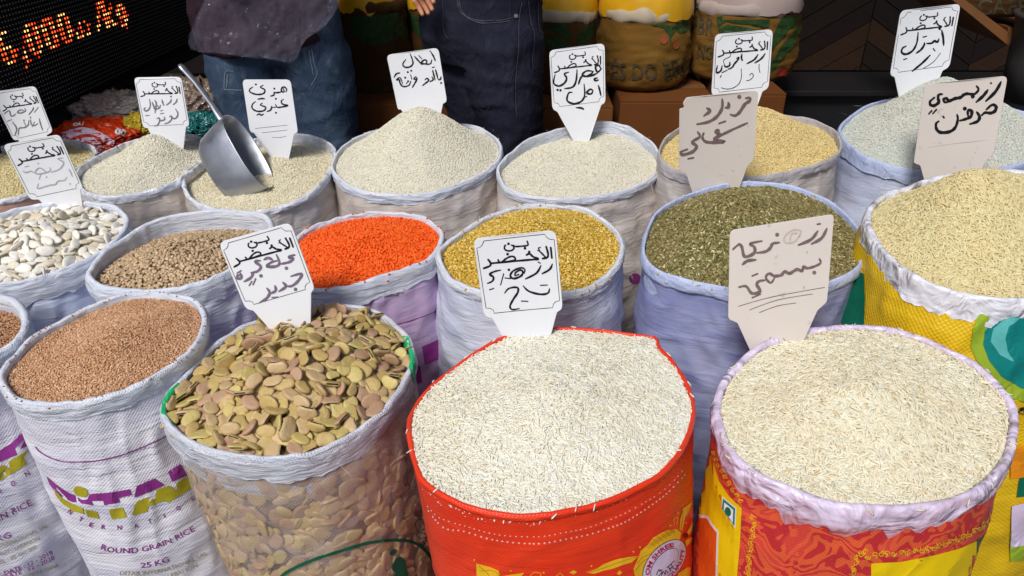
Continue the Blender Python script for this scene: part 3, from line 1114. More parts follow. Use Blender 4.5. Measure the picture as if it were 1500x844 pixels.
p = Print(s5, 0.0035); p.poly([(1172, 30), (1177, 44), (1172, 60), (1156, 74), (1140, 92), (1130, 108), (1128, 94), (1142, 70), (1160, 48)], 6); p.done('printed_leaf', M_green, r5)

p = Print(s5, 0.0035); p.disc(1146, 109, 9, 11, 0.4, step=5); p.done('printed_spot', M_redink, r5)
p = Print(s5, 0.0035)
p.text('BR', [(1022, 50), (1046, 52)], 26, bold=0.02)
p.text('NG', [(1022, 84), (1044, 86)], 20, bold=0.02)
p.done('printed_lettering', M_dkink, r5)
# black strap lying over the pinkish bag
# right-hand shelf with one more sack and a grey box
sh = thing('wooden_shelf', 'slanting orange brown wooden shelf edge at the top right corner', 'shelf', tuple(on_y(1450, 60, 2.6)))
M_owood = plain('orange_wood', (0.17, 0.07, 0.022), 0.55, 0.4, 0.3, 7)
def slab(name, pts, y0, y1, mat, parent):
    V = [on_y(x, y, y0) for x, y in pts]
    W = [Vector((q.x, y1, q.z)) for q in V]
    n = len(pts)
    F = [tuple(range(n))[::-1], tuple(range(n, 2 * n))] + [(i, (i + 1) % n, (i + 1) % n + n, i + n) for i in range(n)]
    return mesh_obj(name, V + W, F, mat, parent, smooth=False)
slab('shelf_board', [(1388, -6), (1398, -12), (1478, 48), (1476, 66)], 2.62, 3.1, M_owood, sh)
slab('shelf_end', [(1477, 40), (1600, 60), (1600, 80), (1477, 66)], 2.62, 3.1, M_owood, sh)
r6, s6 = coffee_sack(1475, 28, 120, -50, 2.66, M_burl[2], M_cuffw, M_liner, 'dark coffee sack with faded letters on the shelf in the top right corner', 6.0)
p = Print(s6, 0.002); p.text('CAFES', [(1432, 20), (1520, 20)], 22, bold=0.02); p.done('printed_lettering', M_dkink, r6)
ckt = thing('plastic_tub', 'dull grey tub with a pale torn bag beside it at the right edge', 'tub', tuple(on_y(1520, 150, 2.62)))
M_grey = plain('grey_plastic', (0.045, 0.042, 0.042), 0.6)
V, F = [], []
cc = on_y(1562, 150, 2.45)
for j, (rz, s) in enumerate(((-0.02, 0.14), (0.10, 0.15), (0.24, 0.165), (0.245, 0.175), (0.26, 0.175), (0.26, 0.16), (0.05, 0.14))):
    for i in range(32):
        a = 2 * math.pi * i / 32
        V.append(Vector((cc.x + s * math.cos(a), cc.y + 0.1 + s * math.sin(a), cc.z + rz)))
for j in range(6):
    for i in range(32):
        F.append((j * 32 + i, j * 32 + (i + 1) % 32, (j + 1) * 32 + (i + 1) % 32, (j + 1) * 32 + i))
F.append(tuple(range(32))[::-1]); F.append(tuple(6 * 32 + i for i in range(32)))
mesh_obj('tub_wall', V, F, M_grey, ckt)

# ------------------------------------------------------------------ sack and grain materials
WHITE = (0.70, 0.73, 0.82)
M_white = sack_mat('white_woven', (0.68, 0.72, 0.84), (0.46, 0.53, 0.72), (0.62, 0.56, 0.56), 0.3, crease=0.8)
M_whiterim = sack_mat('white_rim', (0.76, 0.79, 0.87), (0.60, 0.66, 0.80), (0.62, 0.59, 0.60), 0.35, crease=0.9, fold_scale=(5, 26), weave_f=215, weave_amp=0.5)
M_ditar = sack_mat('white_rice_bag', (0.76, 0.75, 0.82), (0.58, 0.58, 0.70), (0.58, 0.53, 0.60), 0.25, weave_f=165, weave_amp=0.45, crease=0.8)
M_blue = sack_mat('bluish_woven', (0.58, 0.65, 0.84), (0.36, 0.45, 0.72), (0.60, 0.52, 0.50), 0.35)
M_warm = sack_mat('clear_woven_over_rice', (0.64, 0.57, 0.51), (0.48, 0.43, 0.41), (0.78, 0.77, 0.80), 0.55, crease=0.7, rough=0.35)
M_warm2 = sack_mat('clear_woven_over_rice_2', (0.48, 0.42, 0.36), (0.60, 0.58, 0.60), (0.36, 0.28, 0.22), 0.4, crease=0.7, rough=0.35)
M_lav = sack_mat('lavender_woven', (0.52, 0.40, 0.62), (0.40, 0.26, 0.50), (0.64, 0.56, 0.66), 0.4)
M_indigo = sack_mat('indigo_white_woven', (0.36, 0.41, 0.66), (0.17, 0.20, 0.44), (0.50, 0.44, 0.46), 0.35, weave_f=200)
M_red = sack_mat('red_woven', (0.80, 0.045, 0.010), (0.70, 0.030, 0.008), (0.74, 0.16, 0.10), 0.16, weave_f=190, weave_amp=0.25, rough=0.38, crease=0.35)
M_yellow = sack_mat('yellow_woven', (0.72, 0.47, 0.008), (0.62, 0.38, 0.006), (0.66, 0.46, 0.03), 0.2, weave_f=110, weave_amp=0.6, rough=0.42, crease=0.35)
M_pinkred = sack_mat('pink_red_sack', (0.36, 0.10, 0.08), (0.45, 0.28, 0.22), (0.5, 0.4, 0.34), 0.4)
# damask print
t = NT('red_damask')
uv = t.n('ShaderNodeUVMap'); uv.uv_map = 'UVMap'
n0 = t.noise(7, 2, uv.outputs[0], col=True)
vm = t.n('ShaderNodeMixRGB', i_Fac=0.16); t.l(uv.outputs[0], vm.inputs[1]); t.l(n0, vm.inputs[2])
w1 = t.n('ShaderNodeTexWave', i_Scale=14.0, i_Distortion=14.0, i_Detail=2.0, i_Detail_Scale=2.2); w1.wave_type = 'RINGS'
t.l(vm.outputs[0], w1.inputs[0])
vo = t.n('ShaderNodeTexVoronoi', i_Scale=30.0); vo.feature = 'SMOOTH_F1'
t.l(vm.outputs[0], vo.inputs[0])
k = t.math('MULTIPLY', w1.outputs[1], 1.0)
sw = t.ramp(k, [(0.40, (0, 0, 0)), (0.52, (1, 1, 1))])
sw2 = t.ramp(vo.outputs[0], [(0.30, (1, 1, 1)), (0.42, (0, 0, 0))])
cc = t.mix(t.math('MULTIPLY', sw, 0.75), (0.50, 0.028, 0.035), (0.74, 0.13, 0.035))
cc = t.mix(t.math('MULTIPLY', sw2, 0.45), cc, (0.78, 0.10, 0.05))
n1 = t.noise(5, 4, t.vec())
b = t.bump(n1, 0.3, 0.01)
b, h = weave(t, 170, 0.25, b)
M_damask = t.set(cc, 0.36, 0.4, b)
# thin folded liner: crumpled translucent film
def film(name, col, alpha, crumple=1.0, rough=0.28, fade=0.0):
    t = NT(name)
    v = t.vec()
    n = t.noise(22, 6, v, 0.65, 1.5)
    vo = t.n('ShaderNodeTexVoronoi', i_Scale=26.0); vo.feature = 'DISTANCE_TO_EDGE'
    nn = t.noise(9, 3, v, col=True)
    mx = t.n('ShaderNodeMixRGB', i_Fac=0.12); t.l(v, mx.inputs[1]); t.l(nn, mx.inputs[2])
    t.l(mx.outputs[0], vo.inputs[0])
    b = t.bump(t.noise(14, 3, v, 0.5, 0.8), 1.0 * crumple, 0.03)
    b = t.bump(t.ridged(12.0, v, 3, 0.55, 0.5), 0.9 * crumple, 0.016, b)
    b = t.bump(t.ridged(24.0, t.vec((1, 1, 2.2), (0.3, 0.5, 0.2)), 2, 0.5, 0.3), 0.6 * crumple, 0.006, b)
    a = t.ramp(n, [(0.35, (alpha[0],) * 3), (0.65, (alpha[1],) * 3)])
    if fade:
        uv = t.n('ShaderNodeUVMap'); uv.uv_map = 'UVMap'
        sp = t.n('ShaderNodeSeparateXYZ'); t.l(uv.outputs[0], sp.inputs[0])
        f = t.math('ADD', t.math('MULTIPLY', t.math('SUBTRACT', 3.0, sp.outputs[1]), 1 / fade), t.math('MULTIPLY', t.math('SUBTRACT', n, 0.5), 0.9))
        a = t.math('MULTIPLY', a, t.ramp(f, [(0.45, (1, 1, 1)), (0.95, (0.42, 0.42, 0.42))]))
    m = t.set(t.mix(n, col, tuple(min(1, x * 1.15) for x in col)), rough, 0.5, b, alpha=a)
    return m
M_film = film('lavender_film', (0.76, 0.66, 0.86), (0.6, 1.0), 1.0, 0.16, fade=0.06)
M_filmw = film('white_film', (0.76, 0.77, 0.88), (0.7, 1.0), 1.0, 0.16)
M_filmb = film('pale_film', (0.72, 0.75, 0.84), (0.7, 1.0), 0.9)
M_meshrim = sack_mat('mesh_rim', (0.72, 0.74, 0.82), (0.56, 0.60, 0.72), (0.60, 0.54, 0.56), 0.4, crease=1.0, fold_scale=(5, 30), rough=0.28, weave_f=215, weave_amp=0.5)

RICE_L = [(0.0, (0.70, 0.66, 0.54)), (0.35, (0.76, 0.73, 0.62)), (0.75, (0.80, 0.76, 0.64)), (1.0, (0.62, 0.53, 0.38))]
M_rice_a = grain_mat('long_white_rice', [(0.0, (0.85, 0.84, 0.74)), (0.5, (0.89, 0.88, 0.79)), (0.93, (0.87, 0.83, 0.68)), (1.0, (0.76, 0.65, 0.45))], patch=(0.86, 0.77, 0.56), sss=0.0)
M_rice_b = grain_mat('cream_basmati', [(0.0, (0.82, 0.79, 0.62)), (0.5, (0.89, 0.86, 0.70)), (0.9, (0.86, 0.79, 0.58)), (1.0, (0.72, 0.57, 0.33))], patch=(0.82, 0.70, 0.48), sss=0.0)
M_rice_c = grain_mat('golden_basmati', [(0.0, (0.72, 0.64, 0.36)), (0.5, (0.84, 0.76, 0.46)), (1.0, (0.70, 0.56, 0.26))], patch=(0.82, 0.69, 0.36), sss=0.0)
M_rice_d = grain_mat('short_white_rice', [(0.0, (0.80, 0.77, 0.62)), (0.6, (0.88, 0.86, 0.74)), (0.95, (0.84, 0.78, 0.60)), (1.0, (0.45, 0.36, 0.24))], patch=(0.76, 0.74, 0.66), sss=0.0)
M_rice_e = grain_mat('yellow_parboiled_rice', [(0.0, (0.74, 0.58, 0.25)), (0.5, (0.86, 0.71, 0.34)), (1.0, (0.70, 0.54, 0.22))], patch=(0.80, 0.66, 0.34), sss=0.0)
M_rice_f = grain_mat('greyish_rice', [(0.0, (0.62, 0.67, 0.63)), (0.6, (0.74, 0.78, 0.73)), (1.0, (0.56, 0.57, 0.50))], patch=(0.76, 0.68, 0.54), patch_amt=0.25, sss=0.0)
M_rice_g = grain_mat('cream_rice', [(0.0, (0.82, 0.77, 0.58)), (0.6, (0.90, 0.86, 0.68)), (1.0, (0.78, 0.66, 0.44))], patch=(0.84, 0.76, 0.55), sss=0.0)
M_orange = grain_mat('orange_lentil', [(0.0, (0.78, 0.075, 0.006)), (0.6, (0.92, 0.13, 0.010)), (1.0, (0.95, 0.20, 0.03))], 0.5)
M_bulg = grain_mat('yellow_bulgur', [(0.0, (0.40, 0.23, 0.025)), (0.5, (0.60, 0.39, 0.05)), (0.85, (0.76, 0.56, 0.13)), (1.0, (0.90, 0.76, 0.36))], 0.5)
M_freek = grain_mat('green_freekeh', [(0.0, (0.085, 0.08, 0.028)), (0.4, (0.19, 0.175, 0.06)), (0.8, (0.32, 0.275, 0.115)), (0.93, (0.40, 0.34, 0.16)), (1.0, (0.80, 0.70, 0.42))], 0.6, patch=(0.24, 0.16, 0.06), patch_amt=0.3)
M_brown = grain_mat('brown_cracked_wheat', [(0.0, (0.44, 0.235, 0.12)), (0.5, (0.64, 0.37, 0.205)), (0.85, (0.78, 0.50, 0.31)), (1.0, (0.88, 0.68, 0.47))], 0.6, patch=(0.50, 0.25, 0.11), patch_amt=0.4)
M_lent = grain_mat('brown_lentil', [(0.0, (0.36, 0.25, 0.145)), (0.5, (0.52, 0.375, 0.225)), (1.0, (0.68, 0.51, 0.33))], 0.5)
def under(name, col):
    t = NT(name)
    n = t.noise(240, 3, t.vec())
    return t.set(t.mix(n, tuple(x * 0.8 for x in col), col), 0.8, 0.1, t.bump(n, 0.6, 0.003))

M_grime = sack_mat('dull_rim', (0.50, 0.48, 0.50), (0.40, 0.38, 0.42), (0.40, 0.34, 0.30), 0.3, crease=0.8, fold_scale=(6, 5))
M_bluerim = sack_mat('blue_rim', (0.52, 0.60, 0.84), (0.42, 0.50, 0.78), (0.5, 0.5, 0.6), 0.2, crease=0.8, fold_scale=(6, 5))
# ------------------------------------------------------------------ the sacks, back row
make_sack('B1', 'pinkish sack of golden rice at the far left, behind the white beans', 0.700, 0.12, M_pinkred, M_filmb, 0.015, bulge=0.02, rim_r=0.003)
make_sack('B2', 'pale sack of white rice left of the metal scoop', 0.720, 0.12, M_warm, M_filmb, 0.022, bulge=0.025, rim_r=0.003, shift=(0.02, 0))
make_sack('B3', 'sack of cream rice with the metal scoop stuck in it', 0.710, 0.12, M_warm2, M_filmb, 0.02, bulge=0.02, rim_r=0.004, cuff_flare=0.003)
make_sack('B4', 'white sack with the tall white rice mound in front of the black jeans', 0.720, 0.12, M_warm, M_whiterim, 0.028, bulge=0.02, rim_r=0.004)
make_sack('B5', 'frayed white sack of short white rice below the green leaf coffee sack', 0.720, 0.12, M_warm, M_whiterim, 0.024, bulge=0.015, rim_r=0.004, rim_noise=0.003)
make_sack('B6', 'dull translucent sack of yellow rice behind the green freekeh', 0.775, 0.12, M_warm2, M_grime, 0.03, bulge=0.02, rim_r=0.003)
make_sack('B7', 'wide blue-white sack of greyish rice at the upper right', 0.760, 0.12, M_blue, M_bluerim, 0.045, bulge=0.02, rim_r=0.004)
# middle row
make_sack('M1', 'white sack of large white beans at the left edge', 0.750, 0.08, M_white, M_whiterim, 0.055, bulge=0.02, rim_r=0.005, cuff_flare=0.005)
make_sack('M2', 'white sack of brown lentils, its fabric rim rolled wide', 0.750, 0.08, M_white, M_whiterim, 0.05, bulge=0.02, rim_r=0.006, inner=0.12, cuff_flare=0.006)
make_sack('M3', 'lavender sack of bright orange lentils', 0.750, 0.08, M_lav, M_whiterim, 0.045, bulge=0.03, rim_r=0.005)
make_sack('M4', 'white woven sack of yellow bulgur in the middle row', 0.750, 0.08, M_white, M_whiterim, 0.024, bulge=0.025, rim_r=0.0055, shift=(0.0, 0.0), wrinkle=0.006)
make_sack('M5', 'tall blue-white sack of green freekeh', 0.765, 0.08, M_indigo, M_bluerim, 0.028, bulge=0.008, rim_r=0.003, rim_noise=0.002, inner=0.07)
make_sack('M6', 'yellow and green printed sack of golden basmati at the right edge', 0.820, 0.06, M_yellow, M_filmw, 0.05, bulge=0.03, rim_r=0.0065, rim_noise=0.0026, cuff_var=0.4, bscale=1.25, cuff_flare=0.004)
# front row
make_sack('F0', 'white printed rice sack cut off by the left edge', 0.750, 0.04, M_ditar, M_whiterim, 0.035, bulge=0.03, rim_r=0.007, shift=(0.0, -0.02), rim_noise=0.002)
make_sack('F1', 'white rice sack with purple and olive print, filled with brown cracked wheat', 0.750, 0.04, M_ditar, M_whiterim, 0.032, bulge=0.02, rim_r=0.005, shift=(0.055, -0.02), rim_noise=0.0025, bscale=0.88, wrinkle=0.005)
make_sack('F3', 'bright red sack of long white rice with gold flower print', 0.74, 0.04, M_red, M_red, 0.012, bulge=0.01, rim_r=0.003, rim_noise=0.0015, shift=(0.07, 0.01), bscale=0.98, wrinkle=0.0025, cuff_flare=0.001, inner=0.05, cuff_var=0.05, NR=80)
make_sack('F4', 'orange, yellow and green printed sack of basmati with a crumpled film rim', 0.72, 0.04, M_damask, M_film, 0.05, bulge=0.012, rim_r=0.006, rim_noise=0.0022, cuff_var=0.6, shift=(0.02, 0.0), bscale=0.99, wrinkle=0.003, cuff_flare=0.004, NR=80)

# clear mesh sack of broad beans: the weave lets the beans behind it show
t = NT('clear_mesh')
uv = t.n('ShaderNodeUVMap'); uv.uv_map = 'UVMap'
mp = t.n('ShaderNodeMapping'); mp.inputs['Scale'].default_value = (3, 60, 1); mp.inputs['Rotation'].default_value = (0, 0, R(14))
t.l(uv.outputs[0], mp.inputs[0])
n1 = t.noise(8, 5, mp.outputs[0], 0.7, 0.5)
n2 = t.noise(5, 4, t.vec(), 0.6, 1.0)
b, h = weave(t, 170, 0.8)
sp = t.n('ShaderNodeSeparateXYZ'); t.l(uv.outputs[0], sp.inputs[0])
al = t.math('ADD', t.math('MULTIPLY', t.ramp(n1, [(0.4, (0, 0, 0)), (0.7, (1, 1, 1))]), 0.26), t.math('MULTIPLY', t.ramp(n2, [(0.35, (0, 0, 0)), (0.7, (1, 1, 1))]), 0.22))
al = t.math('ADD', al, t.math('MULTIPLY', h, 0.10))
spv = t.n('ShaderNodeSeparateXYZ'); t.l(uv.outputs[0], spv.inputs[0])
al = t.math('ADD', al, t.ramp(t.math('ADD', spv.outputs[1], t.math('MULTIPLY', n2, 0.18)), [(0.60, (0.10,) * 3), (0.80, (0.38,) * 3)]))
b = t.bump(n2, 0.6, 0.01, b)
vb = t.n('ShaderNodeTexVoronoi', i_Scale=30.0); vb.feature = 'SMOOTH_F1'; t.l(t.vec(), vb.inputs[0])
b = t.bump(t.math('MULTIPLY', vb.outputs[0], -1.0), 0.7, 0.012, b)
b = t.bump(t.ridged(14.0, t.vec((1, 1, 1.6)), 3), 0.3, 0.005, b)
M_mesh = t.set((0.64, 0.55, 0.52), 0.2, 0.7, b, alpha=al)
make_sack('F2', 'clear mesh sack bulging with dried broad beans, green stripes at its rim', 0.72, 0.04, M_mesh, M_meshrim, 0.045, bulge=0.015, rim_r=0.005, shift=(0.055, 0.0), bscale=0.86, rim_noise=0.003, wrinkle=0.003)

# ------------------------------------------------------------------ the heaps
G = grain_tree
make_heap('B1', 'rice_heap', 'heap of golden long rice in the far left sack', 'rice', (45, 232), under('u1', (0.6, 0.48, 0.26)), G('g_b1', 0.0085, 0.0028, 0.0024, 80000, M_rice_c, seed=1))
make_heap('B2', 'rice_heap', 'rounded heap of white rice left of the scoop', 'rice', (222, 199), under('u2', (0.80, 0.75, 0.60)), G('g_b2', 0.0062, 0.0034, 0.0024, 120000, M_rice_d, tilt=0.2, seed=2), dy=0.04, e=1.1)
S = SK['B3']
q = on_z(345, 258, 0.70)
make_heap('B3', 'rice_heap', 'dug-out heap of cream rice around the scoop', 'rice', (395, 232), under('u3', (0.78, 0.70, 0.50)), G('g_b3', 0.0075, 0.0032, 0.0024, 100000, M_rice_g, tilt=0.2, seed=3), dy=0.02, pit=[(q.x, q.y, 0.07, 0.035)], drop=(0.018, 0.035))
make_heap('B4', 'rice_heap', 'tall pointed heap of white rice, highest of the back row', 'rice', (612, 156), under('u4', (0.80, 0.76, 0.62)), G('g_b4', 0.0062, 0.0034, 0.0024, 120000, M_rice_d, tilt=0.2, seed=4), dy=0.0, e=0.95, drop=(0.012, 0.015))
make_heap('B5', 'rice_heap', 'low heap of white rice with a shallow hollow, in the frayed sack', 'rice', (845, 232), under('u5', (0.80, 0.76, 0.63)), G('g_b5', 0.0060, 0.0036, 0.0024, 120000, M_rice_d, tilt=0.2, seed=5), dy=0.02, drop=(0.012, 0.04), pit=[(on_z(840, 238, 0.72).x, on_z(840, 238, 0.72).y, 0.07, 0.014)])
make_heap('B6', 'rice_heap', 'rounded heap of yellow long rice behind the blank-topped sign', 'rice', (1108, 155), under('u6', (0.66, 0.50, 0.22)), G('g_b6', 0.0105, 0.0030, 0.0026, 90000, M_rice_e, seed=6), dy=0.0, e=1.0, drop=(0.02, 0.02))
make_heap('B7', 'rice_heap', 'wide heap of greyish rice at the upper right', 'rice', (1385, 113), under('u7', (0.56, 0.58, 0.52)), G('g_b7', 0.0095, 0.0028, 0.0024, 100000, M_rice_f, seed=7), dy=0.0, e=1.0, drop=(0.012, 0.015))
make_heap('M2', 'lentil_heap', 'sunken heap of small brown lentils', 'lentils', (270, 352), under('u8', (0.22, 0.14, 0.08)), G('g_m2', 0.0078, 0.0078, 0.0036, 42000, M_lent, mode='disc', tilt=0.4, seed=8), dy=0.0, drop=(0.018, 0.05), amp=0.006)
make_heap('M3', 'lentil_heap', 'heap of bright orange split lentils', 'lentils', (525, 352), under('u9', (0.75, 0.09, 0.008)), G('g_m3', 0.0056, 0.0052, 0.0036, 80000, M_orange, mode='disc', tilt=0.6, seed=9), dy=0.0, drop=(0.015, 0.012), amp=0.006)
make_heap('M4', 'bulgur_heap', 'heap of yellow bulgur behind the middle sign', 'bulgur', (775, 329), under('u10', (0.40, 0.22, 0.03)), G('g_m4', 0.0072, 0.0042, 0.0036, 95000, M_bulg, mode='bit', tilt=0.6, seed=10), dy=0.0, drop=(0.018, 0.01), amp=0.004)
make_heap('M5', 'freekeh_heap', 'large heap of green freekeh', 'freekeh', (1080, 282), under('u11', (0.12, 0.10, 0.035)), G('g_m5', 0.0100, 0.0038, 0.0032, 90000, M_freek, tilt=0.5, seed=11), dy=0.0, drop=(0.015, 0.012), e=1.3)
make_heap('M6', 'rice_heap', 'heap of golden basmati at the right edge', 'rice', (1430, 250), under('u12', (0.62, 0.50, 0.26)), G('g_m6', 0.0165, 0.0034, 0.0029, 68000, M_rice_c, tilt=0.32, bend=8, seed=12), dy=0.0, drop=(0.012, 0.01), e=1.0)
make_heap('F0', 'wheat_heap', 'brown cracked wheat in the sack cut off by the left edge', 'cracked wheat', (-110, 480), under('u13', (0.30, 0.14, 0.06)), G('g_f0', 0.0040, 0.0028, 0.0024, 90000, M_brown, mode='bit', tilt=0.6, seed=13), dy=0.0, drop=(0.03, 0.03))
make_heap('F1', 'wheat_heap', 'broad heap of brown cracked wheat with a soft ridge', 'cracked wheat', (165, 485), under('u14', (0.34, 0.17, 0.08)), G('g_f1', 0.0038, 0.0027, 0.0024, 230000, M_brown, mode='bit', tilt=0.6, seed=14), dy=0.0, drop=(0.012, 0.012), amp=0.007, e=1.2)
make_heap('F3', 'rice_heap', 'broad flat heap of long white rice in the red sack', 'rice', (805, 567), under('u15', (0.86, 0.82, 0.68)), G('g_f3', 0.0160, 0.0034, 0.0027, 80000, M_rice_a, tilt=0.30, bend=6, seed=15), dy=0.0, drop=(0.004, 0.004), e=1.3, inset=0.003)
make_heap('F4', 'rice_heap', 'broad heap of cream basmati in the film-rimmed sack', 'rice', (1265, 558), under('u16', (0.86, 0.80, 0.60)), G('g_f4', 0.0190, 0.0041, 0.0032, 56000, M_rice_b, tilt=0.32, bend=6, seed=16), dy=0.0, drop=(0.008, 0.008), e=1.3, inset=0.012)

# ------------------------------------------------------------------ beans one could count
def bean_mesh(name, L, W, T, mat, kidney=0.0, dimple=0.0, seed=0, seg=14, rings=7, notch=False):
    rn = random.Random(seed)
    V, F = [], []
    ph = rn.random() * 6
    V.append((0, 0, T / 2 * (1 - dimple)))
    for j in range(1, rings):
        th = math.pi * j / rings
        for i in range(seg):
            a = 2 * math.pi * i / seg
            r = math.sin(th) ** 0.72
            x = L / 2 * r * math.cos(a)
            y = W / 2 * r * math.sin(a)
            y += kidney * (x / L) ** 2 * W * 2.2 - (0.12 * W * r if (notch and abs(a - math.pi * 0.5) < 0.45) else 0)
            k = 1 + 0.05 * math.sin(2 * a + ph) + 0.03 * math.sin(3 * a + ph * 2)
            z = T / 2 * math.copysign(abs(math.cos(th)) ** 0.8, math.cos(th)) * (1 - dimple * (1 - r) * 1.2)
            z += 0.06 * T * math.sin(x / L * 7 + ph) + 0.10 * T * (x / L) * (y / W) * 4
            V.append((x * k, y * k, z))
    V.append((0, 0, -T / 2 * (1 - dimple)))
    for i in range(seg):
        F.append((0, 1 + i, 1 + (i + 1) % seg))
    for j in range(rings - 2):
        for i in range(seg):
            a, b = 1 + j * seg + i, 1 + j * seg + (i + 1) % seg
            F.append((a, a + seg, b + seg, b))
    e = len(V) - 1
    for i in range(seg):
        F.append((e, e - seg + (i + 1) % seg, e - seg + i))
    me = bpy.data.meshes.new(name)
    me.from_pydata(V, [], F)
    me.shade_smooth()
    me.materials.append(mat)
    return me
def bean_mat(name, c1, c2, edge=None, seam=False):
    t = NT(name)
    oi = t.n('ShaderNodeObjectInfo')
    tc = t.n('ShaderNodeTexCoord')
    ad = t.n('ShaderNodeVectorMath', operation='ADD')
    t.l(tc.outputs['Object'], ad.inputs[0]); t.l(oi.outputs['Location'], ad.inputs[1])
    n = t.noise(70, 4, ad.outputs[0], 0.6)
    c = t.mix(oi.outputs['Random'], c1, c2)
    c = t.mix(t.math('MULTIPLY', n, 0.45), c, tuple(x * 0.68 for x in c1))
    if edge:
        sp = t.n('ShaderNodeSeparateXYZ'); t.l(tc.outputs['Object'], sp.inputs[0])
        f = t.ramp(t.math('MULTIPLY', t.math('ABSOLUTE', sp.outputs[2]), 300.0), [(0.15, (1, 1, 1)), (0.5, (0, 0, 0))])
        c = t.mix(t.math('MULTIPLY', f, 0.4), c, edge)
    sp2 = t.n('ShaderNodeSeparateXYZ'); t.l(tc.outputs['Object'], sp2.inputs[0])
    if seam:
        ed = t.math('MULTIPLY', t.math('LESS_THAN', t.math('ABSOLUTE', sp2.outputs[2]), 0.0011), t.math('MULTIPLY', t.math('GREATER_THAN', sp2.outputs[1], 0.006), t.math('LESS_THAN', t.math('ABSOLUTE', sp2.outputs[0]), 0.009)))
        c = t.mix(ed, c, (0.025, 0.018, 0.012))
    n3 = t.noise(190, 4, ad.outputs[0], 0.65, 1.0)
    return t.set(c, 0.45, 0.4, t.bump(n3, 0.45, 0.002, t.bump(n, 0.6, 0.004)))
FAV = [('olive', 'olive-green', bean_mat('bean_olive', (0.50, 0.355, 0.13), (0.62, 0.455, 0.18), (0.14, 0.09, 0.04), True)),
       ('tan', 'tan', bean_mat('bean_tan', (0.54, 0.38, 0.19), (0.68, 0.50, 0.27), (0.16, 0.09, 0.05), True)),
       ('brown', 'pinkish brown', bean_mat('bean_brown', (0.44, 0.27, 0.16), (0.56, 0.36, 0.23), (0.12, 0.06, 0.04), True)),
       ('lime', 'yellow-green', bean_mat('bean_lime', (0.56, 0.44, 0.15), (0.67, 0.54, 0.21), (0.20, 0.15, 0.05), True))]
fav_me = [[bean_mesh('broad_bean', L, W, T, m, 0.04, 0.30, seed=i * 7 + k, notch=True) for k, (L, W, T) in enumerate(((0.038, 0.029, 0.0085), (0.031, 0.024, 0.0085), (0.034, 0.028, 0.008)))] for i, (_, _, m) in enumerate(FAV)]
def frame_from(n, spin, tilt_ax, tilt):
    z = n.normalized()
    x = z.orthogonal().normalized()
    y = z.cross(x)
    m = Matrix((x, y, z)).transposed().to_4x4()
    return m @ Matrix.Rotation(spin, 4, 'Z') @ Matrix.Rotation(tilt_ax, 4, 'Z') @ Matrix.Rotation(tilt, 4, 'X')
def surf_samples(key, n, mind, seed, tilt, maxn=100000, infr=True, inset=0.019):
    S = SK[key]
    rn = random.Random(seed)
    rim, cen = S['rim'], S['cen']
    x0, x1 = min(p.x for p in rim), max(p.x for p in rim)
    y0, y1 = min(p.y for p in rim), max(p.y for p in rim)
    out = []
    tries = 0
    while len(out) < maxn and tries < n:
        tries += 1
        x, y = rn.uniform(x0, x1), rn.uniform(y0, y1)
        h, nn, i, d = S['heap'].t.ray_cast(Vector((x, y, 2)), Vector((0, 0, -1)))
        if h is None:
            continue
        # stay inside the sack wall
        b = min((Vector((p.x - x, p.y - y, 0))).length for p in rim[::4])
        if b < inset:
            continue
        if infr:
            u, v = to_px(h)
            if u < -12 or v > 850:
                continue
        if any((h - q[0]).length < mind for q in out):
            continue
        out.append((h, nn))
    return out, rn
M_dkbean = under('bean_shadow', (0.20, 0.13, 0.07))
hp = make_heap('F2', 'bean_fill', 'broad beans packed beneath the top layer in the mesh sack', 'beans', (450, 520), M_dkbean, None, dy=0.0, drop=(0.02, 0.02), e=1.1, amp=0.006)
hp2 = make_heap('M1', 'bean_fill', 'white beans packed beneath the top layer in the left sack', 'beans', (50, 338), under('wbean_under', (0.7, 0.58, 0.40)), None, dy=0.0, drop=(0.022, 0.025), e=1.1, amp=0.005)
def bean_label(key, col, h, tl, sc):
    S = SK[key]
    u, v = to_px(h)
    pose = 'tipped on edge' if abs(tl) > 0.75 else ('tilted' if abs(tl) > 0.35 else 'lying flat')
    size = 'big' if sc > 1.02 else ('small' if sc < 0.9 else 'mid-sized')
    if key == 'F2':
        if math.dist((u, v), (430, 490)) < 45: w = 'at the foot of the sign'
        elif u < 300: w = 'near the left green stripe'
        elif u > 545: w = 'near the right green stripe'
        elif v > 615: w = 'by the front rim'
        elif v < 500: w = 'by the back rim'
        elif v < 560: w = 'on the upper middle of the heap'
        else: w = 'on the lower middle of the heap'
        return '%s %s dried broad bean %s, %s' % (size, col, pose, w)
    if math.dist((u, v), (96, 312)) < 30: w = 'at the foot of the sign'
    elif v > 385: w = 'by the front rim'
    elif u < 35: w = 'by the left edge of the photo'
    elif u > 130: w = 'by the right rim'
    elif v < 335: w = 'on the far side of the heap'
    else: w = 'in the middle of the heap'
    return '%s %s flat bean %s, %s' % (size, col, pose, w)
